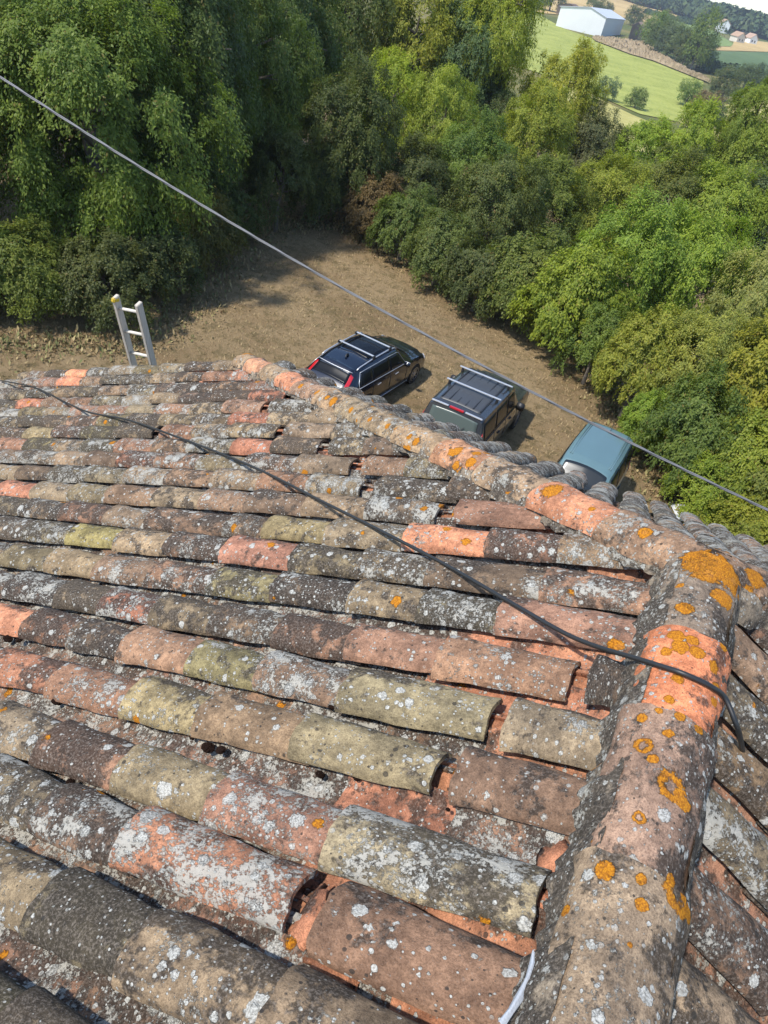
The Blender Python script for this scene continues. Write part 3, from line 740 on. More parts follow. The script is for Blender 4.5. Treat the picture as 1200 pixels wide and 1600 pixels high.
# ------------------------------------------------------------------ the farmhouse and its canal-tile roof
AL = 0.44335058; CA, SA = math.cos(AL), math.sin(AL)
SP = 0.245; APY = 0.8794*SP; HIPR = 1.345
m_stone = simple('rubble_stone_wall', (.36, .31, .25), .95, noise=.35, nscale=5, bump=.8)
m_deck = simple('old_roof_boards', (.10, .06, .04), .9, noise=.4, nscale=12)
HB = Vector((0, -3.0, -9.5))
house = empty('farmhouse', HB); tag(house, 'old farmhouse seen from its roof, covered in lichen-spotted canal tiles', 'house')
XE = -8.0*CA; ZE = -8.0*SA; YF = 3.35; YB = -9.0
mb = MB()
def wallbox(a, b, z0, z1a, z1b, t=.45):
    a, b = Vector((a[0], a[1], 0)), Vector((b[0], b[1], 0)); d = (b-a).normalized(); n_ = Vector((-d.y, d.x, 0))*t
    V = [a, b, b+n_, a+n_]; B = [Vector((v.x, v.y, z0)) for v in V]
    T = [Vector((V[0].x, V[0].y, z1a)), Vector((V[1].x, V[1].y, z1b)), Vector((V[2].x, V[2].y, z1b)), Vector((V[3].x, V[3].y, z1a))]
    m = MB(); m.add([p-HB for p in B+T], [(3, 2, 1, 0), (4, 5, 6, 7), (0, 1, 5, 4), (1, 2, 6, 5), (2, 3, 7, 6), (3, 0, 4, 7)])
    return m.build('wall', m_stone, house)
wx = -6.9; zl = wx*math.tan(AL)-.22
wallbox((wx, YB), (wx, YF-.25), -9.6, zl, zl)
wallbox((-wx, YF-.25), (-wx, YB), -9.6, zl, zl)
gy_ = 3.0
for (xa, xb, za, zb_) in ((wx, -4.2, zl, -2.25), (-4.2, 4.2, -2.25, -2.25), (4.2, -wx, -2.25, zl)):
    wallbox((xa, gy_), (xb, gy_), -9.6, za, zb_, .45)
    wallbox((xb, YB), (xa, YB), -9.6, zb_, za, .45)
# deck under the tiles: carries the roof pieces
OFF = .15
hx, hy, hz = -4.05, 3.2, -4.05*math.tan(AL)
def dn(p, n): return Vector(p)-Vector(n)*OFF-(-HB if False else Vector((0, 0, 0)))
nL = Vector((-SA, 0, CA)); nRt = Vector((SA, 0, CA))
V = []; F = []
def poly(pts):
    b = len(V); V.extend(pts); F.append(tuple(range(b, b+len(pts))))
D0 = Vector((0, 0, -OFF/CA))
poly([Vector((0, YB, 0))+D0, Vector((0, APY, 0))+D0, Vector((hx, hy, hz))+D0, Vector((-6.0, 3.3, -6.0*math.tan(AL)))+D0, Vector((XE, 3.42, ZE))+D0, Vector((XE, YB, ZE))+D0])
poly([Vector((0, YB, 0))+D0, Vector((-XE, YB, ZE))+D0, Vector((-XE, 3.42, ZE))+D0, Vector((6.0, 3.3, -6.0*math.tan(AL)))+D0, Vector((-hx, hy, hz))+D0, Vector((0, APY, 0))+D0])
EZ = -1.85
def eaveY(x): return 3.76+.10*x
n_e = 16; top = []; bot = []
for i in range(n_e+1):
    x = hx+(-2*hx)*i/n_e; y = APY+abs(x)/HIPR; z = -abs(x)*math.tan(AL)
    top.append(Vector((x, y, z))+D0); bot.append(Vector((x, max(y+.02, eaveY(x)-.05), min(z, EZ)-.01))+D0)
for i in range(n_e):
    poly([bot[i], bot[i+1], top[i+1], top[i]])
dm = mesh_np('roof', V, F, m_deck)
roof = mobj('roof', dm, house); roof.location = -HB

TONES = [((.225, .162, .118), 8), ((.225, .192, .142), 8), ((.205, .184, .128), 4), ((.245, .150, .108), 5), ((.16, .125, .100), 3), ((.265, .220, .155), 4), ((.215, .195, .118), 1), ((.36, .168, .108), 2)]
_tw = [t for t, w in TONES for _ in range(w)]
def jit(c, a=.1):
    f = 1+rng.uniform(-a, a); return tuple(x*f*(1+rng.uniform(-.04, .04)) for x in c)

def barrel(name, L, wt, wb, ht, hb, th, nu, nv, seed, mats, tiltz=(.0, .0), inv=False, span=math.pi, rough=.0025, chip=.0032):
    """local +X runs downhill; the lower rim is at x=0, the upper rim at x=-L. wt/wb half widths, ht/hb rises at upper/lower end."""
    r = np.random.RandomState(seed); V = []; ph = r.uniform(0, 6.28, 8)
    wobx = [chip*(math.sin(3*t/nu*6+ph[0])+.8*math.sin(5*t/nu*6+ph[1])+r.uniform(-.7, .7)) for t in range(nu+1)]
    wobx2 = [chip*(math.sin(2*t/nu*6+ph[2])+r.uniform(-.8, .8)) for t in range(nu+1)]
    for lay in (0, 1):
        for j in range(nv+1):
            f = j/nv
            w = wt+(wb-wt)*f; h = ht+(hb-ht)*f; z0 = tiltz[0]+(tiltz[1]-tiltz[0])*f
            for i in range(nu+1):
                t = -span/2+span*i/nu
                ww, hh = (w, h) if lay == 0 else (w-th, h-th)
                y = ww*math.sin(t)
                z = hh*math.cos(t) - h
                x = -L+L*f
                if j == 0: x += wobx2[i]
                if j == nv: x += wobx[i]
                und = rough*(math.sin(x*31+ph[3]+t*2)+math.sin(t*5+ph[4]+x*17)+r.uniform(-.5, .5))
                k_ = 1+und/max(.03, h)
                V.append((x, y*k_, (z+h)*k_-h+z0) if not inv else (x, y*k_, -((z+h)*k_)+z0))
    n1 = nu+1; tot = n1*(nv+1); F = []
    for j in range(nv):
        for i in range(nu):
            a = j*n1+i; q = (a, a+n1, a+n1+1, a+1)
            F.append(q); F.append(tuple(v+tot for v in reversed(q)))
    for i in range(nu):
        F.append((i, i+1, tot+i+1, tot+i)); a = nv*n1+i; F.append((a+1, a, tot+a, tot+a+1))
    for j in range(nv):
        a = j*n1; F.append((a+n1, a, tot+a, tot+a+n1)); a = j*n1+nu; F.append((a, a+n1, tot+a+n1, tot+a))
    if inv: F = [tuple(reversed(f)) for f in F]
    # bake local texture coordinates (arc length in y so that marks are not stretched)
    lc = np.array(V, dtype=np.float32)
    me = mesh_np(name, V, F, mats, True, {'lc': ('FLOAT_VECTOR', 'POINT', lc)})
    return me
def sharp(me, ang=50):
    bm = bmesh.new(); bm.from_mesh(me)
    for e in bm.edges:
        if len(e.link_faces) == 2 and e.calc_face_angle(0) > R_(ang): e.smooth = False
    bm.to_mesh(me); bm.free(); return me
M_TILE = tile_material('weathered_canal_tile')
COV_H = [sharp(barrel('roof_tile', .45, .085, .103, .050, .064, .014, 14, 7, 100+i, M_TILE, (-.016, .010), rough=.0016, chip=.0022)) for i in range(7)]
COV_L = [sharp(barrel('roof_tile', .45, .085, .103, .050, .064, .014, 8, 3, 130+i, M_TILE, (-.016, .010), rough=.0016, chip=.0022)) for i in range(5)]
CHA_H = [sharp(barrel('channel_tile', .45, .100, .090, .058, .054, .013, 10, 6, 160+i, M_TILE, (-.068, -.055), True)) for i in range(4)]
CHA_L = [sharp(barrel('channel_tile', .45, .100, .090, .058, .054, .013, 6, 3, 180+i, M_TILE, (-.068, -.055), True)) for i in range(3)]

def frame(down, n, loc, yaw=0.0, roll=0.0, sx=1.0, sy=1.0, pitch=0.0):
    down = down.normalized(); n = (n-down*n.dot(down)).normalized(); lat = n.cross(down)
    m = Matrix((down, lat, n)).transposed().to_4x4()
    m = m @ Matrix.Rotation(yaw, 4, 'Z') @ Matrix.Rotation(roll, 4, 'X') @ Matrix.Rotation(pitch, 4, 'Y') @ Matrix.Diagonal((sx, sy, 1, 1))
    m.translation = loc; return m
PLACES = []       # dict(kind, matrix, tone, wear, loc)
TONE_AT = [(700, 828, 45, (.50, .225, .14), (.1, .25, .3)), (408, 850, 38, (.34, .185, .145), (.1, .1, .1)), (22, 968, 45, (.50, .23, .15), (.1, .1, .3)), (125, 582, 14, (.55, .24, .15), (0, .1, .1)),
           (78, 640, 14, (.55, .24, .15), (.1, .2, .1)), (185, 565, 10, (.5, .24, .16), (0, .3, .1)), (160, 838, 28, (.27, .245, .125), (.2, .1, .0)), (165, 795, 28, (.27, .25, .13), (.2, .1, .0)),
           (500, 1000, 45, (.29, .18, .13), (.05, .1, .1)), (620, 995, 60, (.30, .20, .155), (.05, .12, .1)), (690, 1320, 90, (.30, .29, .22), (.55, .75, .3)), (650, 1480, 100, (.20, .135, .11), (.1, .15, .1)),
           (830, 1225, 80, (.185, .135, .115), (.2, .1, .0)), (590, 1165, 70, (.27, .24, .175), (.1, .35, .1)), (400, 1120, 60, (.25, .195, .15), (.05, .1, .05)), (270, 1090, 45, (.28, .255, .175), (.1, .35, .0)),
           (440, 1250, 60, (.28, .17, .14), (.3, .8, .3)), (270, 1200, 55, (.24, .225, .16), (.1, .45, .1)), (200, 1280, 150, (.20, .14, .12), (.85, .75, .2)), (150, 1510, 70, (.22, .205, .15), (.2, .1, .1)),
           (290, 1560, 70, (.27, .24, .18), (.6, .85, .2)), (40, 1430, 60, (.25, .21, .17), (.2, .4, .1)), (870, 1110, 60, (.27, .235, .19), (.1, .35, .0)), (660, 1060, 70, (.25, .23, .18), (.1, .35, .1)),
           (820, 1025, 60, (.30, .19, .15), (.1, .5, .1)), (780, 970, 60, (.27, .18, .15), (.3, .7, .1)), (490, 915, 50, (.14, .12, .10), (1, .5, .0)), (630, 920, 50, (.24, .22, .16), (.3, .3, .0)),
           (930, 1045, 30, (.28, .16, .10), (.5, .9, .1)), (480, 1060, 50, (.27, .19, .16), (.4, 1, .1)), (150, 985, 60, (.17, .14, .11), (.9, .5, .0)), (290, 1010, 50, (.30, .20, .155), (.1, .3, .1)),
           (395, 725, 25, (.36, .17, .125), (.1, .1, .1)), (340, 720, 20, (.26, .245, .16), (.1, .3, 0)), (560, 865, 40, (.26, .2, .15), (.3, .3, .3)), (940, 900, 60, (.29, .19, .15), (.5, .5, .1)), (930, 950, 60, (.27, .175, .14), (.2, .3, .1)),
           (640, 795, 60, (.26, .22, .17), (.8, .8, .3)), (650, 740, 50, (.2, .17, .14), (.9, .5, .1)), (1080, 1480, 200, (.2, .14, .12), (.6, .5, .1)), (1130, 1180, 60, (.27, .2, .14), (.6, .4, .1))]
def add_tile(kind, m, mid, tone=None, wear=None):
    q = to_px(mid)
    if tone is None:
        for (x, y, r, t, w) in TONE_AT:
            if abs(q[0]-x) < r*.75 and abs(q[1]-y) < max(12, r*.42) and q[2] > 0 and kind != 'channel_tile':
                tone, wear = jit(t, .05), w; break
    if tone is not None: tone = (tone[0], tone[1]*.975, tone[2]*.90); wear = (wear[0]*1.15, wear[1]*1.1, wear[2]*.25)
    if tone is None:
        tone = jit(rng.choice(_tw), .14)
        wear = (rng.choice((.1, .3, .5, .7, .9, 1.1)), rng.choice((0, .15, .3, .5, .7, .9)), rng.choice((0, 0, .01, .05)))
    PLACES.append(dict(kind=kind, m=m, tone=tone, wear=wear, px=q, d=(Vector(mid)-EYE).length))

JO = {12: [.87, 1.26, 1.68, 2.05, 2.3, 2.88], 13: [.55, 1.03, 1.37, 1.73, 2.14], 14: [.65, .96, 1.27, 1.66, 2.01], 15: [.77, 1.13, 1.46, 1.79, 2.13, 2.45, 2.77],
      16: [1.02, 1.38, 1.71, 2.08, 2.40, 2.71], 17: [1.05, 1.45, 1.79, 2.21], 18: [.75, 1.16, 1.55, 1.93], 19: [1.33], 20: [.65, 1.06, 1.40]}
GAP = {4: [3.25], 5: [3.31], 7: [2.82, 4.0], 8: [2.32], 9: [1.93], 10: [1.72], 11: [1.17], 15: [.29], 16: [.475], 17: [.545], 18: [.165], 19: [.70]}
def rowY(k_, s):
    y = APY-(k_-12.5)*SP
    if k_ <= 1: y += .16+.035*(s-4.7)
    elif k_ == 2: y += .09+.04*(s-4.4)
    elif k_ == 3: y += .01+.018*(s-4.4)
    elif k_ == 18: y -= .025
    elif k_ == 20: y += .02
    y += .012*math.sin(k_*2.3+s*1.1)
    return y
def slope_row(side, k_, s0, s1, joints, gaps, dd, n):
    """covers of one row, from the ridge or hip (s0) down to the eave (s1)"""
    s = s0; lims = []                      # (upper end, lower rim)
    js = sorted(joints); gp_ = sorted(g for g in gaps if g > s0-.05)
    up = s0
    while s < s1:
        nxt = None
        for j in js:
            if j > s+.15: nxt = j; break
        g = next((x for x in gp_ if x > s-.02 and (nxt is None or x < nxt+.05)), None)
        if g is not None and (g-s < .62):
            gp_.remove(g)
            gw = .05 if k_ <= 11 else (.048 if k_ == 19 else .03)
            if g-s > .1: lims.append((up, g-gw))
            s = g+gw; up = s; first = True
            continue
        if nxt is None or nxt-s > .60: nxt = s+rng.uniform(.335, .41)
        nxt = min(nxt, s1)
        lims.append((up, nxt)); s = nxt; up = s-.065
        if s1-s < .1: break
    for (a, b) in lims:
        yield a, b
def place_cover(base_fn, a, b, down, n, hi=True, kind='roof_tile'):
    L = b-a; low = base_fn(b); hi_ = base_fn(a); d = (low-hi_).normalized()
    j = rng.uniform
    loc = low+n*j(-.004, .009)
    m = frame(d, n, loc, j(-.022, .022), j(-.05, .05), max(.25, L/.45), j(.93, 1.04), j(-.006, .006)-(.022 if rng.random() < .3 else 0)*rng.random())
    add_tile(kind, m, (low+hi_)/2)
def hipS(Y): return max(0.0, (Y-APY))*HIPR/CA
# left slope
dL = Vector((-CA, 0, -SA)); dRt = Vector((CA, 0, -SA))
NR = 26
for k_ in range(1, NR+1):
    s0 = .09 if k_ >= 13 else hipS(rowY(k_, hipS(rowY(k_, 0)))-.02)+.03
    fn = lambda s, k_=k_: Vector((0, rowY(k_, s), 0))+dL*s + nL*(.035*math.sin(math.pi*min(1, s/8))*0)
    for a, b in slope_row('L', k_, s0, 7.97, JO.get(k_, []), GAP.get(k_, []), dL, nL): place_cover(fn, a, b, dL, nL)
    # channel between this row and the next
    fc = lambda s, k_=k_: Vector((0, (rowY(k_, s)+rowY(k_+1, s))/2, 0))+dL*s
    s = (.11 if k_ >= 12 else s0+.02)
    first = True
    while s < 7.9:
        e = min(s+rng.uniform(.33, .40), 7.95)
        low = fc(e); hi_ = fc(s-(0 if first else .06)); d = (low-hi_)
        m = frame(d, nL, low, rng.uniform(-.015, .015), 0, d.length/.45, 1)
        fresh = rng.random() < (.55 if s-s0 < .45 else .03)
        tn = jit((.37, .175, .12), .12) if fresh else jit((.25, .165, .135), .15)
        add_tile('channel_tile', m, (low+hi_)/2, tn, (rng.uniform(.0, .3) if fresh else rng.uniform(.3, .8), .2 if fresh else rng.uniform(.7, 1.2), rng.uniform(.15, .55)))
        s = e; first = False
# right slope
for k_ in range(0, NR+1):
    Y0 = APY-(k_-12.3)*SP
    s0 = .09 if k_ >= 13 else hipS(Y0)+.03
    fn = lambda s, Y0=Y0, k_=k_: Vector((0, Y0+.01*math.sin(k_*1.7+s), 0))+dRt*s
    for a, b in slope_row('R', k_, s0, 7.97, [], [], dRt, nRt):
        place_cover(fn, a, b, dRt, nRt)
    s = s0+.03
    while s < 7.9:
        e = min(s+.38, 7.95); low = fn(e)+Vector((0, -SP/2, 0)); hi_ = fn(s-.05)+Vector((0, -SP/2, 0)); d = low-hi_
        add_tile('channel_tile', frame(d, nRt, low, 0, 0, d.length/.45, 1), (low+hi_)/2, jit((.30, .18, .145), .15), (.5, .5, .05)); s = e
# end slope (hipped), rows run away from the viewer
x = -3.9
while x < 4.0:
    xx = x+rng.uniform(-.008, .008); yh = APY+abs(xx)/HIPR; zh = -abs(xx)*math.tan(AL)
    T = Vector((xx, yh+.03, zh-.02)); B = Vector((xx, eaveY(xx), EZ))
    if xx < -3.2 or xx > 3.2: B = Vector((xx, max(eaveY(xx), yh+.28), min(EZ, zh-.12)))
    d = B-T; L = d.length; du = d.normalized(); n = Vector((0, -du.z, du.y)).normalized()
    if n.z < 0: n = -n
    s = 0.0; up = 0.0
    nt = max(1, round(L/.37)); st2 = L/nt; lat_ = rng.uniform(-.012, .012)
    for i in range(nt):
        a, b = max(0, i*st2-.06), (i+1)*st2+rng.uniform(-.05, .05)
        loc = T+du*b
        m = frame(du, n, loc+n*rng.uniform(-.003, .006), rng.uniform(-.06, .06), rng.uniform(-.10, .10), (b-a)/.45, rng.uniform(.9, 1.06), rng.uniform(-.01, .03))
        add_tile('roof_tile', m, T+du*((a+b)/2), jit(rng.choice(((.20, .165, .14), (.27, .22, .18), (.16, .14, .13), (.30, .215, .17), (.24, .23, .19))), .1), (rng.uniform(.3, 1.1), rng.uniform(.6, 1.1), .02))
        if i < nt:
            lo = T+du*b+Vector((SP/2, .012, -.03)); 
            add_tile('channel_tile', frame(du, n, lo, 0, 0, (b-a+.02)/.45, 1), lo, jit((.22, .15, .12), .1), (.6, .4, .02))
    x += SP

# fresh clay that shows where a tile has slipped: the under-layer keeps its raw colour
for k_, gl in GAP.items():
    for g in gl:
        for (ds, dy, dz, yw) in ((.12, .018, -.078, .22),):
            s_ = g+ds; low = Vector((0, rowY(k_, s_)+dy, 0))+dL*s_+nL*dz
            if s_-.2 < 0: L_ = .5
            else: L_ = .62
            add_tile('roof_tile', frame(dL, nL, low, yw*.5, .12, L_, .74), low-dL*.1, jit((.36, .165, .105), .1), (0, -.2, 0))
def in_frame(q, mar=60): return q[2] > 0 and -mar < q[0] < 1200+mar and -mar < q[1] < 1600+mar
def emit(kind, limit, HI, LO, hid):
    L = [p for p in PLACES if p['kind'] == kind]
    L.sort(key=lambda p: (0 if in_frame(p['px']) else 1, p['d']))
    ind, rest = L[:limit], L[limit:]
    for p in ind:
        near = p['d'] < hid
        o = bpy.data.objects.new(kind, rng.choice(HI if near else LO)); link(o, roof); o.matrix_local = p['m']
        o['seed'] = rng.random(); o['tone'] = [float(c) for c in p['tone']]; o['wear'] = [float(c) for c in p['wear']]
    # the remainder, past the limit, joined into one mesh
    Vs, Fs, lcs, sd, tn, wr = [], [], [], [], [], []; nb = 0
    cache = {}
    for me in LO:
        n = len(me.vertices); co = np.zeros(n*3, dtype=np.float32); me.vertices.foreach_get('co', co)
        cache[me.name] = (co.reshape(-1, 3), np.array([list(q.vertices) for q in me.polygons], dtype=np.int32))
    for p in rest:
        co, fa = cache[rng.choice(LO).name]; m = np.array(p['m'])
        Vs.append(co @ m[:3, :3].T+m[:3, 3]); Fs.append(fa+nb); lcs.append(co); nb += len(co)
        sd.append(np.full(len(co), rng.random())); tn.append(np.tile(list(p['tone'])+[1.0], (len(co), 1))); wr.append(np.tile(list(p['wear']), (len(co), 1)))
    if rest:
        me = mesh_np('far_'+kind, np.concatenate(Vs), np.concatenate(Fs), M_TILE, True, {'lc': ('FLOAT_VECTOR', 'POINT', np.concatenate(lcs)), 'gseed': ('FLOAT', 'POINT', np.concatenate(sd)),
            'gtone': ('FLOAT_COLOR', 'POINT', np.concatenate(tn)), 'gwear': ('FLOAT_VECTOR', 'POINT', np.concatenate(wr))})
        o = mobj('farther_'+kind+'s', sharp(me), roof); o['kind'] = 'stuff'
    print(kind, len(ind), len(rest))
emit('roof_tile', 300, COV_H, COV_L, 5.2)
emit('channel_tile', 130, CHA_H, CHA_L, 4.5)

# broken pieces in the hole of the nearest gap
mshard = simple('fresh_terracotta', (.50, .22, .13), .85, noise=.12, nscale=30)
def on_slope(px, py, off):
    d = ray(px, py); C0 = Vector((0, 0, 0))+nL*off; t = (C0-EYE).dot(nL)/d.dot(nL); return EYE+d*t
SH = [barrel('tile_shard', .16, .052, .060, .030, .034, .013, 6, 3, 400+i, M_TILE, (0, 0), span=2.2, chip=.012) for i in range(3)]
for i, (qx, qy, off, yw, pt_) in enumerate(((455, 1462, -.060, 1.1, .35), (480, 1512, -.075, .5, -.2), (868, 1392, -.085, 1.9, .1), (905, 1330, -.08, .3, .2))):
    o = bpy.data.objects.new('tile_shard', SH[i % 3]); link(o, roof); o['seed'] = rng.random(); o['tone'] = [.46, .20, .115]; o['wear'] = [.1, -.3, 0.0]; o.matrix_local = frame(dL, nL, on_slope(qx, qy, off), yw, .3, .75, 1, pt_)

# ridge and hip tiles with their mortar bed
RIDGE_Z = .071
ridge_spots_px = [(1105, 885, .055, 0), (1140, 905, .05, 0), (1095, 868, .04, 0), (1155, 925, .035, 0), (1120, 870, .04, 0), (1168, 945, .03, 0), (1178, 900, .03, 0), (1130, 935, .03, 0), (1090, 1020, .016, 0), (1120, 1075, .014, 0), (1060, 1060, .012, 0), (1020, 1185, .010, 0), (1092, 1140, .010, 0), (1085, 870, .035, 0), (1160, 935, .03, 0), (1168, 965, .018, 0), (1070, 950, .020, 0), (1062, 915, .010, 0), (1115, 1042, .016, 0), (1062, 1010, .018, 0), (1040, 1018, .012, 0), (1082, 1000, .014, 0),
   (1132, 1010, .012, 0), (1046, 1093, .010, 0), (1116, 1097, .011, 0), (1003, 1122, .010, 0), (1005, 1165, .018, 1), (1062, 1120, .012, 0), (1045, 1145, .010, 0), (1030, 1110, .008, 0), (1048, 1228, .028, 1), (1068, 1255, .016, 0), (998, 1278, .012, 1),
   (918, 1316, .012, 0), (945, 1360, .017, 0), (1002, 1373, .009, 0), (1003, 1413, .010, 0), (1058, 1400, .028, 1), (1048, 1375, .010, 0), (1075, 1425, .014, 0), (883, 1423, .010, 0), (985, 1477, .004, 0),
   (1008, 832, .020, 0), (862, 766, .034, 0), (890, 757, .022, 0), (925, 795, .012, 0), (712, 705, .028, 0), (745, 708, .018, 0), (735, 722, .022, 0), (650, 690, .02, 0), (640, 682, .014, 0), (606, 665, .016, 0), (578, 655, .014, 0), (520, 627, .030, 0), (548, 640, .018, 0), (400, 553, .05, 0), (388, 552, .04, 0), (470, 603, .02, 0), (495, 612, .02, 0), (1185, 905, .03, 0), (1180, 880, .02, 0)]
ridge_segs = []
RD = Vector((0, 1, 0)); zc = RIDGE_Z
CUTS = [.20, -.25, -.61, -1.09, -1.52, -1.92, -2.32, -2.72, -3.12, -3.52, -3.92]
RT = {0: ((.22, .19, .165), (.3, .4, .0)), 1: ((.58, .20, .085), (.0, .12, .04)), 2: ((.28, .20, .165), (.35, .35, .05)), 3: ((.31, .255, .195), (.15, .4, .0))}
for i in range(len(CUTS)-1):
    far, nearc = CUTS[i], CUTS[i+1]
    a = Vector((0, nearc-.05, zc-.006)); b = Vector((.004*rng.uniform(-1, 1), far+.0, zc+.010-(.012 if i == 0 else 0)))
    t, w = RT.get(i, (jit((.32, .25, .2)), (.3, .4, .05))); ridge_segs.append((a, b, t, w))
HA = Vector((0, APY, zc)); HE = Vector((-3.955, 3.155, zc-3.955*math.tan(AL))); HE2 = Vector((3.955, 3.155, HE.z))
HT = [((.32, .225, .16), (.35, .4, .05)), ((.48, .225, .13), (.15, .2, .0)), ((.30, .24, .17), (.4, .4, .0)), ((.44, .235, .15), (.25, .25, .1)), ((.32, .25, .175), (.4, .4, .3)), ((.30, .235, .165), (.4, .4, .3)), ((.28, .225, .165), (.45, .4, .3)), ((.34, .25, .17), (.4, .3, .4))]
for (E_, sd_) in ((HE, 0), (HE2, 1)):
    Lh = (E_-HA).length; d = (E_-HA).normalized(); s = .03; i = 0
    while s < Lh:
        e = min(s+rng.uniform(.38, .44), Lh+.03)
        t, w = HT[i % len(HT)]; ridge_segs.append((HA+d*(s-(.05 if i else .0)), HA+d*e+Vector((0, 0, .012)), jit(t, .06), w)); s = e; i += 1
ridge_objs = []
RG = [sharp(barrel('ridge_tile', .45, .114, .134, .094, .110, .018, 20, 8, 300+i, None, (0, 0), rough=.0030, chip=.0025)) for i in range(4)]
for idx, (a, b, t, w) in enumerate(ridge_segs):
    d = b-a; me = RG[idx % 4]
    o = bpy.data.objects.new('ridge_tile', me); link(o, roof)
    o.matrix_local = frame(d, Vector((0, 0, 1)), b, rng.uniform(-.012, .012), rng.uniform(-.03, .03), d.length/.45, 1)
    o['seed'] = rng.random(); o['tone'] = [float(c) for c in t]; o['wear'] = [float(c) for c in w]; ridge_objs.append(o)
# find where the orange lichens grow on the ridge tiles
from mathutils.bvhtree import BVHTree
bpy.context.view_layer.update()
VV, FF = [], []
for o in ridge_objs:
    b0 = len(VV); m = o.matrix_local
    VV += [m @ v.co for v in o.data.vertices]; FF += [tuple(b0+i for i in q.vertices) for q in o.data.polygons]
bvh = BVHTree.FromPolygons(VV, FF)
spots = []
for (px, py, r, ring) in ridge_spots_px:
    h = bvh.ray_cast(EYE, ray(px, py).normalized())
    if h[0] is not None: spots.append((h[0], r*1.4, ring))
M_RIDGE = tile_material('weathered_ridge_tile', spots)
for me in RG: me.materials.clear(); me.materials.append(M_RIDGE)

def mortar(path, side_v, n, up=Vector((0, 0, 1)), w0=.098, w1=.150, z0=-.035, slope=.474, seed=1, name='mortar_bed'):
    r = np.random.RandomState(seed); m_ = 9; V = []; F = []
    for i in range(n):
        f = i/(n-1); p = path[0].lerp(path[1], f)
        wv = w1+.010*math.sin(i*.35+seed)+.006*math.sin(i*1.31)+r.uniform(-.004, .004)
        for j in range(m_):
            g = j/(m_-1); w = w0+(wv-w0)*g
            z = z0*(1-g)+(-w*slope-.071-.030)*g + .016*math.sin(g*math.pi)+r.uniform(-.0035, .0035)+.003*math.sin(i*.9+j)
            V.append(p+side_v*w+up*z)
    for i in range(n-1):
        for j in range(m_-1):
            a = i*m_+j; F.append((a, a+1, a+m_+1, a+m_))
    me = mesh_np(name, V, F, M_TILE, True, {'lc': ('FLOAT_VECTOR', 'POINT', np.array([tuple(v) for v in V]))})
    o = mobj(name, me, roof); o['seed'] = .37*seed; o['tone'] = [.25, .232, .205]; o['wear'] = [.75, .55, .03]; return o
mortar((Vector((0, .15, zc)), Vector((0, -4.0, zc))), Vector((-1, 0, 0)), 300, seed=1)
mortar((Vector((0, .15, zc)), Vector((0, -4.0, zc))), Vector((1, 0, 0)), 300, seed=2)
dh = (HE-HA).normalized(); sl_ = Vector((-dh.y, dh.x, 0)).normalized()
if sl_.x > 0: sl_ = -sl_
pl_ = Vector((-dh.x, dh.y, 0))
sv = Vector((dh.y, -dh.x, 0)).normalized()      # toward the end slope (+x,+y)
lv = -sv
# slope of each roof plane measured across the hip direction
mortar((HA, HE), lv, 260, w1=.128, z0=-.06, slope=(-lv.x)*math.tan(AL) if lv.x < 0 else .3, seed=3)
mortar((HA, HE), sv, 260, slope=.34, seed=4)
dh2 = (HE2-HA).normalized(); sv2 = Vector((-dh2.y, dh2.x, 0)).normalized()
mortar((HA, HE2), sv2, 200, slope=.34, seed=5); mortar((HA, HE2), -sv2, 200, slope=.3, seed=6)

# white sealant smeared along the mortar near the bottom of the ridge
mseal = simple('white_sealant', (.40, .43, .47), .55, noise=.1, nscale=60, bump=.3)
pts = [on_slope(x, y, .012) for x, y in ((834, 1488), (832, 1505), (824, 1530), (812, 1556), (798, 1580), (782, 1602))]
V = []; F = []
for i, p in enumerate(pts):
    w = (.003, .0075, .006, .0095, .0065, .009)[i]
    d = (pts[min(i+1, 5)]-pts[max(i-1, 0)]).normalized(); s_ = d.cross(nL).normalized()
    for j in range(5):
        g = j/4-.5; V.append(p+s_*w*2*g+nL*(.007*(1-4*g*g)+.01*rng.uniform(-.45, .45)))
for i in range(5):
    for j in range(4): a = i*5+j; F.append((a, a+1, a+6, a+5))
mobj('sealant', mesh_np('sealant', V, F, mseal, True), roof)

# cushions of dead moss lodged in the channels
k = NT('dry_moss'); P = k.obj(); n_ = k.noise(P, 160, 4, .8); k.bsdf(k.mix(k.step(n_, .35, .7), (.018, .010, .008), (.085, .05, .035)), 1, n_, 1, .01, spec=.05); m_moss = k.m
def moss_mesh(seed):
    bm = bmesh.new(); bmesh.ops.create_icosphere(bm, subdivisions=3, radius=1); r = random.Random(seed)
    for v in bm.verts: v.co *= 1+r.uniform(-.16, .16); v.co.z *= .6
    me = bpy.data.meshes.new('moss_cushion'); bm.to_mesh(me); bm.free(); me.materials.append(m_moss); return me
MM = [moss_mesh(i) for i in range(3)]
for (px, py, r) in [(88, 1096, .016), (325, 1168, .020), (345, 1172, .016), (430, 1080, .02), (412, 1078, .014), (520, 1102, .018), (300, 1152, .010), (500, 1210, .012), (558, 1215, .012), (595, 1219, .010), (110, 1222, .013), (135, 1192, .012), (12, 998, .018), (30, 1000, .014),
                    (95, 1060, .010), (20, 1150, .012), (230, 1132, .01), (270, 1322, .012), (70, 1345, .009), (450, 1545, .022), (290, 1330, .01), (560, 1410, .008), (700, 1265, .006), (760, 1255, .006), (575, 1160, .010), (640, 1060, .008), (200, 1030, .010), (610, 1005, .01), (520, 945, .008), (660, 1395, .006)]:
    p = on_slope(px, py, -.062); o = bpy.data.objects.new('moss_cushion', rng.choice(MM)); link(o, roof); o.location = p; o.scale = (r*rng.uniform(1, 1.5), r, r); o.rotation_euler = (0, AL, rng.uniform(0, 3))

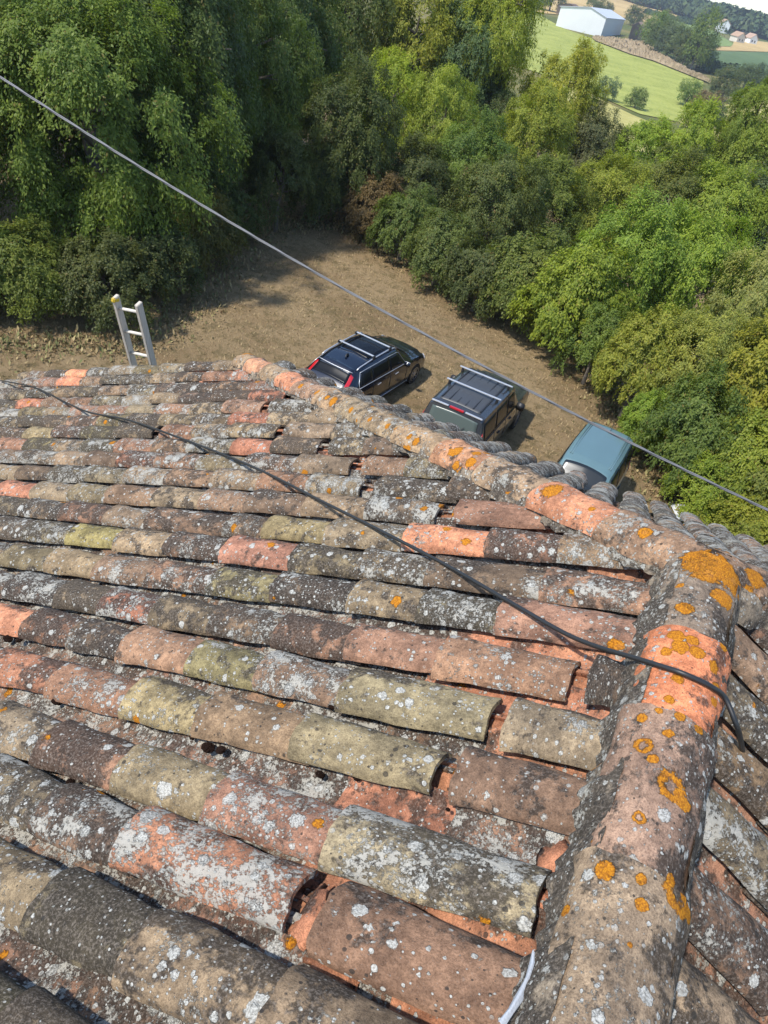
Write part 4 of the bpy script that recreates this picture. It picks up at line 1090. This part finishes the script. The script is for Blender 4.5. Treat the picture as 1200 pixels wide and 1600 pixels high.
# ------------------------------------------------------------------ ladder
k = NT('silvered_wood'); P = k.obj(); mp = k.n('ShaderNodeMapping'); mp.inputs['Scale'].default_value = (60, 60, 4); k.l(P, mp.inputs[0]); n_ = k.noise(mp.outputs[0], 1, 5, .6)
k.bsdf(k.mix(n_, (.38, .33, .265), (.68, .61, .51)), .85, n_, .6, .003); m_lad = k.m
m_rung = simple('pale_rung_wood', (.62, .57, .49), .75, noise=.15, nscale=30)
m_ytape = simple('yellow_lichen_patch', (.55, .38, .03), .9, noise=.3, nscale=60)
c1, t1 = at_y(206, 560, 3.66), at_y(180, 463, 3.42); c2, t2 = at_y(239, 557, 3.66), at_y(216, 474, 3.42)
b1 = t1+(c1-t1)*((-9.5-t1.z)/(c1.z-t1.z)); b2 = t2+(c2-t2)*((-9.5-t2.z)/(c2.z-t2.z))
sp_ = ((c2-c1)+(t2-t1))/2; b2 = b1+sp_
lad = empty('wooden_ladder', ((b1+b2)/2)); tag(lad, 'weathered grey wooden ladder whose top three rungs rise above the roof edge', 'ladder')
O_ = (b1+b2)/2
sx = sp_.normalized()
for (b, t) in ((b1, t1), (b2, t2)):
    mb = MB(); mb.bar(b-O_, t-O_, .042, .088, up=(t-b).cross(sx)); mb.build('rail', m_lad, lad, bevel=.006)
L = (t1-b1).length; d1 = (t1-b1)/L; d2 = (t2-b2).normalized()
s = .15; q = 0
while s < L-.4:
    pa = t1-d1*s-O_; pb = t2-d2*max(.02, s-.035)-O_
    mb = MB(); mb.tube([pa, pb], .017, 10); mb.build('rung', m_rung, lad, True); s += .305
mb = MB(); mb.box(t1-O_+Vector((.004, -.004, -.035)), (.05, .088, .05), m=Matrix.Rotation(-.15, 3, 'X')); mb.build('lichen_patch', m_ytape, lad, bevel=.01)

# ------------------------------------------------------------------ cables
mcab = simple('black_rubber', (.018, .019, .02), .45, noise=.2, nscale=8)
pts = [Vector(p) for p in [(-7.5, 3.05, -3.53), (-6.81, 2.851, -3.204), (-6.08, 2.572, -2.857), (-4.762, 1.912, -2.232), (-4.023, 1.666, -1.88), (-3.054, 1.235, -1.42), (-2.301, 0.87, -1.063), (-1.691, 0.525, -0.773), (-1.226, 0.263, -0.552), (-0.858, 0.048, -0.378), (-0.556, -0.147, -0.234), (-0.314, -0.295, -0.119)]]
pts = [p-nL*.008 for p in pts]
for (x, y) in ((985, 1028), (1010, 1037), (1035, 1046), (1060, 1055), (1085, 1065), (1108, 1077), (1126, 1091), (1138, 1104)):
    h = bvh.ray_cast(EYE, ray(x, y).normalized())
    if h[0] is not None: pts.append(h[0]+h[1]*.012)
l_ = pts[-1]; pts += [at_z(1149, 1128, .01), at_z(1156, 1150, -.04), at_z(1160, 1172, -.12), at_z(1162, 1185, -.2)]
def smooth_path(P_, n=6):
    out = []
    for i in range(len(P_)-1):
        p0, p1, p2, p3 = P_[max(i-1, 0)], P_[i], P_[i+1], P_[min(i+2, len(P_)-1)]
        for j in range(n):
            t = j/n; out.append(.5*((2*p1)+(p2-p0)*t+(2*p0-5*p1+4*p2-p3)*t*t+(3*p1-p0-3*p2+p3)*t**3))
    return out+[P_[-1]]
mb = MB(); mb.tube(smooth_path(pts), .0078, 10); o = mb.build('black_cable', mcab, None, True)
tag(o, 'black cable lying slack across the roof tiles and over the ridge', 'cable')
mwire = simple('grey_aerial_cable', (.15, .15, .155), .5, noise=.3, nscale=6)
A, B = at_dist(0, 120, 5.6), at_dist(1200, 797, 4.6); dAB = B-A
A2, B2 = A-dAB*1.2, B+dAB*.8
wr = empty('aerial_wire', (A+B)/2); tag(wr, 'twisted grey overhead cable spanning the view above the cars', 'cable'); O_ = (A+B)/2
for ph in (0, math.pi*2/3, math.pi*4/3):
    P_ = []; N_ = 420
    for i in range(N_+1):
        f = i/N_; p = A2.lerp(B2, f); ff = -1.2+f*3.0
        p.z += -.10*(4*ff*(1-ff)); a = i*.38+ph; d = dAB.normalized(); s_ = d.cross(Vector((0, 0, 1))).normalized(); u = s_.cross(d)
        P_.append(p+s_*math.cos(a)*.0041+u*math.sin(a)*.0041-O_)
    mb = MB(); mb.tube(P_, .0043, 5); mb.build('strand', mwire, wr, True)

# ------------------------------------------------------------------ cars
def cpaint(name, col, rough=.25, flake=0.0):
    k = NT(name); P = k.obj(); n_ = k.noise(P, 3, 4)
    k.bsdf(k.mix(n_, tuple(c*.93 for c in col), tuple(c*1.08 for c in col)), k.math('ADD', rough, k.math('MULTIPLY', n_, .12)), metal=flake, coat=.8, spec=.5); return k.m
def cglass(name, col, rough=.04):
    k = NT(name); rough = max(rough, .22); b = k.bsdf(col, rough, spec=.22); return k.m
m_tyre = simple('tyre_rubber', (.02, .02, .02), .85, noise=.3, nscale=30); m_rim = simple('alloy_rim', (.45, .46, .48), .3, .9); m_blk = simple('black_trim', (.018, .018, .02), .5)
m_chr = simple('brushed_aluminium', (.60, .61, .63), .36, .6); m_red = simple('red_lens', (.45, .012, .018), .15, coat=.6, spec=.7); m_wlens = simple('clear_lens', (.75, .75, .76), .15, coat=.5)
m_seat = simple('grey_upholstery', (.1, .1, .105), .9)
class Car:
    def __init__(s, root, secs, nseg=(3, 4, 5, 2, 5)):
        s.root = root; s.secs = secs; s.nseg = nseg
    def prof(s, x):
        S_ = s.secs; xs = [q[0] for q in S_]
        x = max(xs[0], min(xs[-1], x)); i = 0
        while i < len(xs)-2 and x > xs[i+1]: i += 1
        f = (x-xs[i])/(xs[i+1]-xs[i]); f = f*f*(3-2*f)*.35+f*.65
        a, b = S_[i][1], S_[i+1][1]
        return [(a[j][0]*(1-f)+b[j][0]*f, a[j][1]*(1-f)+b[j][1]*f) for j in range(6)]
    def pt(s, x, v, off=0.0):
        P_ = s.prof(x); v = max(0, min(4.9999, v)); i = int(v); f = v-i
        y = P_[i][0]*(1-f)+P_[i+1][0]*f; z = P_[i][1]*(1-f)+P_[i+1][1]*f
        if i in (0, 1): y += .025*math.sin(math.pi*f)
        if i == 2: y += .018*math.sin(math.pi*f)
        if i == 4: z += .012*math.sin(math.pi*f*.5)
        return Vector((x, y, z))
    def nrm(s, x, v):
        e = .01; a = s.pt(x+e, v)-s.pt(x-e, v); v0, v1 = max(0, v-.05), min(4.98, v+.05); b = s.pt(x, v1)-s.pt(x, v0)
        n = a.cross(b); 
        if n.length < 1e-9: return Vector((0, 0, 1))
        n.normalize()
        if n.y < 0 and v < 4: n = -n
        if v >= 4 and n.z < 0: n = -n
        return n
    def body(s, mat, arches, nx=90, ar=.36):
        xs = [s.secs[0][0]+(s.secs[-1][0]-s.secs[0][0])*i/nx for i in range(nx+1)]
        vs = []
        for i, n in enumerate(s.nseg): vs += [i+j/n for j in range(n)]
        vs.append(5.0); V = []; F = []
        for x in xs:
            ring = []
            for v in vs:
                p = s.pt(x, v)
                for ax in arches:
                    dx = x-ax
                    if abs(dx) < ar and v < 2.0:
                        zt = .34+math.sqrt(max(0, ar*ar-dx*dx)); 
                        if p.z < zt and zt < .95: p.z = min(zt, s.pt(x, 2).z-.03)
                ring.append(p)
            V += ring+[Vector((p.x, -p.y, p.z)) for p in reversed(ring[:-1])]
        m = 2*len(vs)-1
        for i in range(nx):
            for j in range(m-1): a = i*m+j; F.append((a, a+1, a+m+1, a+m))
        F.append(tuple(range(m-1, -1, -1))); F.append(tuple(nx*m+j for j in range(m)))
        for i in range(nx): F.append((i*m, (i+1)*m, (i+1)*m+m-1, i*m+m-1))
        mb = MB(); mb.add(V, F); o = mb.build('body', mat, s.root, True); sharp(o.data, 38); return o
    def patch(s, name, mat, fx, v0, v1, off=.006, sides=(1,), nu=14, nv=6, th=.004, full=False):
        """fx(g) -> (x0,x1) for g=0..1 from v0 to v1; full: wrap over the roof from one side to the other"""
        out = []
        for sd in sides:
            V = []; F = []
            if full:
                gs = [g/nv for g in range(nv+1)]; row = [(v0+(5-v0)*g, 1) for g in gs]+[(v0+(5-v0)*g, -1) for g in reversed(gs[:-1])]
            else: row = [(v0+(v1-v0)*g/nv, sd) for g in range(nv+1)]
            for i in range(nu+1):
                for (v, q) in row:
                    g = (v-v0)/max(1e-6, ((5 if full else v1)-v0)); x0, x1 = fx(g); x = x0+(x1-x0)*i/nu
                    p = s.pt(x, v)+s.nrm(x, v)*off; V.append(Vector((p.x, p.y*q, p.z)))
            m = len(row)
            for i in range(nu):
                for j in range(m-1): a = i*m+j; F.append((a, a+m, a+m+1, a+1))
            mb = MB(); mb.add(V, F); o = mb.build(name, mat, s.root, True)
            md = o.modifiers.new('s', 'SOLIDIFY'); md.thickness = .008; md.offset = 0
            out.append(o)
        return out
    def wheel(s, x, y, r=.34, w=.23):
        t = MB(); n = 28
        prof = [(r*.62, -w/2), (r*.93, -w/2), (r, -w*.36), (r, w*.36), (r*.93, w/2), (r*.62, w/2)]
        V = [(x+a*math.cos(2*math.pi*i/n), y+b, r+a*math.sin(2*math.pi*i/n)) for i in range(n) for a, b in prof]
        F = [(i*6+j, i*6+(j+1) % 6, ((i+1) % n)*6+(j+1) % 6, ((i+1) % n)*6+j) for i in range(n) for j in range(6)]
        t.add(V, F); wh = t.build('wheel', m_tyre, s.root, True); sharp(wh.data, 30)
        sg = 1 if y > 0 else -1; q = MB(); yo = y+sg*w*.42
        for i in range(10):
            a = 2*math.pi*i/10; q.bar((x+.05*math.cos(a), yo, r+.05*math.sin(a)), (x+r*.66*math.cos(a), yo-sg*.01, r+r*.66*math.sin(a)), .035, .03, up=(0, 1, 0))
        q.tube([(x, yo-.03, r), (x, yo+.03, r)], .06, 12)
        for i in range(28):
            a, b = 2*math.pi*i/28, 2*math.pi*(i+1)/28; q.bar((x+r*.65*math.cos(a), yo, r+r*.65*math.sin(a)), (x+r*.65*math.cos(b), yo, r+r*.65*math.sin(b)), .02, .05, up=(0, 1, 0))
        q.tube([(x, yo-sg*.09, r), (x, yo-sg*.085, r)], r*.64, 20)
        q.build('rim', m_rim, wh)
    def mirror(s, x, y, z, mat, sz=(.12, .2, .14)):
        q = MB(); q.box((x, y, z), sz); o = q.build('wing_mirror', mat, s.root, bevel=.03, smooth=True)
        return o
    def tubepart(s, name, mat, pts, r, n=8):
        q = MB(); q.tube(pts, r, n); return q.build(name, mat, s.root, True)
    def barpart(s, name, mat, a, b, w, h, bevel=.008):
        q = MB(); q.bar(a, b, w, h); return q.build(name, mat, s.root, bevel=bevel)
def sec(x, zs, ws, zm, wm, zb, wb, zr, wr): return (x, [(ws, zs), (wm, zm), (wb, zb), (wr, zr-.055), (max(.02, wr-.10), zr), (0, zr+.02)])

# dark blue estate car
r1 = empty('estate_car', (-8.50, 16.55, -9.5), R_(85.5)); tag(r1, 'dark navy estate car with silver roof bars, the leftmost of the three parked cars', 'car')
pN = cpaint('navy_paint', (.005, .008, .018), .16, .1)
C1 = Car(r1, [sec(-2.38, .36, .72, .55, .78, .80, .76, .86, .62), sec(-2.32, .28, .80, .55, .86, .92, .80, .99, .70), sec(-2.16, .24, .86, .55, .915, .97, .85, 1.12, .68), sec(-1.78, .22, .88, .58, .93, .98, .875, 1.40, .62),
            sec(-1.2, .22, .89, .6, .935, .98, .885, 1.455, .66), sec(-.2, .22, .89, .6, .935, .96, .885, 1.48, .68), sec(.35, .22, .89, .6, .935, .95, .885, 1.45, .66), sec(.78, .22, .89, .6, .935, .94, .88, 1.24, .66), sec(1.18, .22, .89, .6, .935, .92, .875, 1.02, .74),
            sec(1.6, .22, .88, .58, .93, .87, .85, .95, .72), sec(2.05, .22, .84, .55, .90, .80, .80, .86, .66), sec(2.28, .24, .74, .5, .82, .70, .72, .76, .56), sec(2.38, .30, .60, .48, .68, .62, .60, .66, .45)])
C1.body(pN, (-1.42, 1.44))
gB = cglass('tinted_glass', (.006, .007, .009)); gR = cglass('rear_glass', (.008, .009, .011), .2)
C1.patch('rear_window', gR, lambda g: (-2.17, -1.80), 4.0, 5, .010, nu=8, nv=6, full=True)
C1.patch('windscreen', gB, lambda g: (.44, 1.12), 4.0, 5, .010, nu=10, nv=6, full=True)
C1.patch('glass_roof', cglass('panorama_glass', (.004, .004, .005)), lambda g: (-.95, .30), 4.15, 5, .008, nu=12, nv=5, full=True)
for a, b in ((-1.78, -1.18), (-1.10, -.22), (-.14, .62)):
    C1.patch('side_window', gB, lambda g, a=a, b=b: (a+(.22*g if a < -1.5 else 0), b-(.34*g if b > .5 else 0)), 2.1, 2.86, .006, sides=(1, -1))
for sd in (1, -1):
    C1.tubepart('window_trim', m_chr, [Vector((x, sd*(C1.pt(x, 2.04).y+.008), C1.pt(x, 2.04).z)) for x in np.linspace(-1.85, .75, 20)], .010, 6)
    C1.tubepart('window_trim', m_chr, [Vector((x, sd*(C1.pt(x, 2.93).y+.008), C1.pt(x, 2.93).z)) for x in np.linspace(-1.62, .45, 16)]+[Vector((.75, sd*(C1.pt(.75, 2.04).y+.008), C1.pt(.75, 2.04).z))], .009, 6)
    C1.tubepart('window_trim', m_chr, [Vector((x, sd*(C1.pt(x, v).y+.008), C1.pt(x, v).z)) for x, v in ((-1.85, 2.04), (-1.80, 2.4), (-1.62, 2.93))], .009, 6)
    C1.tubepart('roof_rail', m_chr, [Vector((x, sd*.60, C1.pt(x, 4).z+h)) for x, h in ((-1.72, .01), (-1.6, .045), (-.9, .05), (-.1, .05), (.28, .04), (.4, .0))], .018, 8)
    C1.patch('tail_light', m_red, lambda g: (-2.31+.03*g, -1.90), 3.0, 4.0, .014, sides=(sd,), nu=8, nv=6)
    C1.patch('tail_light', m_red, lambda g: (-2.36, -2.12), 1.35, 2.4, .012, sides=(sd,), nu=5, nv=4)
    C1.mirror(.62, sd*1.0, 1.0, pN); C1.tubepart('mirror_trim', m_chr, [Vector((.60, sd*.92, 1.07)), Vector((.62, sd*1.09, 1.07))], .012, 6)
    for hx_ in (-.95, .05): C1.barpart('door_handle', m_chr, (hx_, sd*.95, .84), (hx_+.18, sd*.95, .85), .025, .03)
    C1.tubepart('sill_trim', m_chr, [Vector((x, sd*.935, .30)) for x in (-.98, .98)], .012, 6)
    C1.patch('headlight', m_wlens, lambda g: (2.05, 2.30), 1.5, 2.3, .01, sides=(sd,), nu=5, nv=4)
for x in (-.88, .02):
    C1.barpart('cross_bar', m_chr, (x, -.60, 1.585), (x, .60, 1.585), .06, .028)
    for sd in (1, -1): C1.barpart('bar_foot', m_blk, (x-.06, sd*.61, 1.54), (x+.06, sd*.61, 1.54), .05, .11)
C1.tubepart('tailgate_trim', m_chr, [Vector((-2.335+.03*abs(t)**2, t*.66, 1.0)) for t in np.linspace(-1, 1, 11)], .022, 8)
C1.patch('spoiler', pN, lambda g: (-1.94, -1.76), 4.0, 5, .03, nu=4, nv=6, full=True)
C1.tubepart('spoiler_trim', m_chr, [Vector((-1.90-.035*(1-abs(t)**2), t*.58, C1.pt(-1.9, 4.3).z+.055)) for t in np.linspace(-1, 1, 11)], .011, 6)
q = MB(); q.box((-1.35, 0, 1.53), (.2, .04, .08), taper=.5); q.build('antenna', m_blk, r1, bevel=.008)
for x in (-1.42, 1.44):
    for sd in (1, -1): C1.wheel(x, sd*.82, .345)

# grey boxy off-roader
r2 = empty('off_road_car', (-4.80, 16.40, -9.5), R_(90.5)); tag(r2, 'boxy dark grey off-road car with ribbed roof, the middle of the three parked cars', 'car')
pG = cpaint('graphite_paint', (.045, .05, .058), .22, .3)
C2 = Car(r2, [sec(-2.42, .45, .80, .7, .88, 1.08, .86, 1.12, .78), sec(-2.38, .38, .88, .7, .945, 1.12, .90, 1.20, .80), sec(-2.26, .36, .90, .7, .95, 1.13, .91, 1.84, .74), sec(-2.1, .36, .90, .7, .95, 1.13, .91, 1.90, .75), sec(-1.0, .36, .91, .7, .955, 1.12, .915, 1.91, .765), sec(-.1, .36, .91, .7, .955, 1.11, .915, 1.88, .765),
            sec(.42, .36, .91, .7, .955, 1.10, .91, 1.82, .75), sec(.72, .36, .91, .7, .955, 1.10, .91, 1.52, .78), sec(1.02, .36, .91, .7, .955, 1.09, .90, 1.20, .82), sec(1.6, .36, .90, .7, .95, 1.07, .88, 1.14, .78), sec(2.15, .38, .88, .7, .93, 1.04, .86, 1.08, .76), sec(2.34, .42, .80, .65, .86, .92, .80, .98, .68), sec(2.40, .5, .74, .65, .8, .85, .74, .9, .6)])
C2.body(pG, (-1.42, 1.44), ar=.42)
gC = cglass('green_reflection_glass', (.085, .108, .10), .16)  # greenish reflection painted into the rear glass colour
C2.patch('rear_window', gC, lambda g: (-2.365, -2.275), 4.0, 5, .012, nu=8, nv=6, full=True)
C2.patch('windscreen', gB, lambda g: (.46, .98), 4.0, 5, .010, nu=10, nv=6, full=True)
for a, b in ((-2.12, -1.25), (-1.17, -.30), (-.22, .60)):
    C2.patch('side_window', gB, lambda g, a=a, b=b: (a, b-(.22*g if b > .5 else 0)), 2.12, 2.84, .006, sides=(1, -1))
m_rf = simple('matt_roof_black', (.050, .053, .058), .45, noise=.1, nscale=4)
C2.patch('roof_skin', m_rf, lambda g: (-2.05, .36), 4.1, 5, .006, nu=12, nv=6, full=True)
for y in (-.56, -.34, -.115, .115, .34, .56):
    C2.barpart('roof_rib', m_blk, (-1.98, y, 1.936), (.25, y, 1.905), .035, .022, .006)
for x in (-1.12, -.15):
    C2.barpart('cross_bar', m_chr, (x, -.80, 2.035), (x, .80, 2.035), .06, .03)
    for sd in (1, -1): C2.barpart('bar_foot', m_blk, (x-.05, sd*.70, 1.955), (x+.05, sd*.70, 1.955), .06, .13)
C2.barpart('brake_light', m_red, (-2.25, -.20, 1.90), (-2.25, .20, 1.90), .07, .045)
C2.barpart('tailgate_trim', m_chr, (-2.23, -.72, 1.885), (-2.24, -.24, 1.90), .06, .035); C2.barpart('tailgate_trim', m_chr, (-2.24, .24, 1.90), (-2.23, .72, 1.885), .06, .035)
C2.tubepart('rear_wiper', m_blk, [Vector((-2.385, -.1, 1.2)), Vector((-2.37, -.35, 1.55))], .010, 6)
for sd in (1, -1):
    C2.patch('tail_light', m_red, lambda g: (-2.415, -2.25), 1.5, 2.6, .014, sides=(sd,), nu=4, nv=5)
    C2.patch('reversing_light', m_wlens, lambda g: (-2.41, -2.28), 1.15, 1.45, .014, sides=(sd,), nu=4, nv=3)
    C2.mirror(.55, sd*1.06, 1.22, m_blk, (.14, .24, .22)); C2.tubepart('window_frame', m_blk, [Vector((x, sd*(C2.pt(x, 2.05).y+.006), C2.pt(x, 2.05).z)) for x in (-2.2, 0, .7)], .014, 6)
    for hx_ in (-.95, .05): C2.barpart('door_handle', m_blk, (hx_, sd*.965, .98), (hx_+.18, sd*.965, .98), .03, .035)
    C2.patch('headlight', m_wlens, lambda g: (2.18, 2.36), 1.5, 2.2, .01, sides=(sd,), nu=4, nv=3)
for x in (-1.42, 1.44):
    for sd in (1, -1): C2.wheel(x, sd*.83, .385, .25)
for C_, xs_ in ((C1, (-1.14, -.18, .80)), (C2, (-1.21, -.26, .78))):
    for sd in (1, -1):
        for x in xs_: C_.tubepart('door_seam', m_blk, [Vector((x, sd*(C_.pt(x, v).y+.001), C_.pt(x, v).z)) for v in (.4, .8, 1.2, 1.6, 2.0)], .009, 5)
    C_.tubepart('bonnet_seam', m_blk, [Vector((1.25, y, C_.pt(1.25, 4.5).z+.012)) for y in (-.7, 0, .7)], .010, 5)

# light blue high-roofed car, nose to the house
r3 = empty('compact_van', (-1.20, 14.85, -9.5), R_(268)); tag(r3, 'light blue high-roofed small van, the rightmost of the three parked cars', 'van')
pB = cpaint('sky_blue_paint', (.100, .175, .190), .38, .05)
C3 = Car(r3, [sec(-2.02, .40, .70, .6, .78, 1.0, .77, 1.66, .54), sec(-1.96, .32, .80, .6, .83, 1.02, .80, 1.74, .60), sec(-1.80, .30, .82, .6, .84, 1.02, .81, 1.79, .63), sec(-.6, .30, .83, .6, .85, 1.02, .82, 1.81, .65), sec(.15, .30, .83, .6, .85, 1.0, .82, 1.79, .64), sec(.42, .30, .83, .6, .85, .99, .82, 1.72, .63),
            sec(.80, .30, .83, .6, .85, .98, .81, 1.36, .66), sec(1.20, .30, .83, .6, .85, .96, .80, 1.06, .70), sec(1.62, .30, .80, .58, .83, .86, .77, .92, .64), sec(1.90, .32, .70, .55, .75, .74, .68, .80, .55), sec(1.98, .38, .6, .52, .66, .66, .6, .7, .45)])
C3.body(pB, (-1.25, 1.28))
gD = cglass('dark_windscreen', (.018, .024, .030), .05)
C3.patch('windscreen', gD, lambda g: (.44+.05*(1-g)**3, 1.15), 3.85, 5, .010, nu=12, nv=8, full=True)
for a, b in ((-1.85, -1.15), (-1.05, -.35), (-.27, .62)):
    C3.patch('side_window', gB, lambda g, a=a, b=b: (a, b-(.25*g if b > .5 else 0)), 2.1, 2.86, .006, sides=(1, -1))
C3.patch('rear_window', gD, lambda g: (-2.035, -2.0), 2.2, 2.9, .006, sides=(1, -1))
for y in (-.54, .54, -.49, .49): C3.tubepart('roof_rib', pB, [Vector((-1.8, y, 1.797)), Vector((-.6, y*1.03, 1.818)), Vector((.25, y, 1.785))], .011, 6)
C3.tubepart('antenna', m_blk, [Vector((-1.62, 0, 1.80)), Vector((-1.66, 0, 1.86)), Vector((-1.85, .0, 1.97))], .008, 6)
q = MB(); q.box((.62, 0, 1.50), (.05, .22, .08)); q.build('rear_view_mirror', m_wlens, r3, bevel=.02)
for sd in (1, -1):
    C3.mirror(.70, sd*.98, 1.06, m_blk, (.14, .2, .17)); C3.patch('headlight', m_wlens, lambda g: (1.62, 1.85), 1.6, 2.5, .01, sides=(sd,), nu=4, nv=3)
    C3.patch('tail_light', m_red, lambda g: (-2.01, -1.9), 1.4, 2.2, .01, sides=(sd,), nu=3, nv=3)
    for hx_ in (-.8, .1): C3.barpart('door_handle', m_blk, (hx_, sd*.862, .88), (hx_+.16, sd*.862, .88), .03, .03)
for sd in (1, -1): C3.tubepart('wiper', m_blk, [Vector((1.16, .1*sd, 1.10)), Vector((.86, .45*sd, 1.33))], .009, 6)
for x in (-1.25, 1.28):
    for sd in (1, -1): C3.wheel(x, sd*.74, .31, .2)

# pale plastic sheet lying at the foot of the bushes
m_pl = simple('crumpled_white_plastic', (.62, .64, .66), .4, noise=.15, nscale=8)
p = at_z(1083, 800, -9.35); V = []; F = []
for i in range(12):
    for j in range(9): V.append((i*.10-.55, j*.10-.4, .06+.16*rng.random()*(1 if 1 < i < 10 and 1 < j < 7 else .2)))
for i in range(11):
    for j in range(8): a = i*9+j; F.append((a, a+9, a+10, a+1))
o = mobj('plastic_sheet', mesh_np('plastic_sheet', V, F, m_pl)); o.location = (p.x, p.y, -9.5); o.rotation_euler = (0, 0, .5)
tag(o, 'crumpled pale plastic sheet on the ground behind the blue van', 'sheet')

# ------------------------------------------------------------------ the air between
k = NT('summer_haze'); pv = k.n('ShaderNodeVolumePrincipled'); pv.inputs['Color'].default_value = (.80, .88, 1, 1)
pv.inputs['Density'].default_value = .00024; pv.inputs['Anisotropy'].default_value = .2
k.l(pv.outputs[0], k.out.inputs['Volume'])
mb = MB(); mb.box((0, 0, -78), (18400, 18400, 184)); hz_ = mb.build('haze', k.m); tag(hz_, kind='stuff')
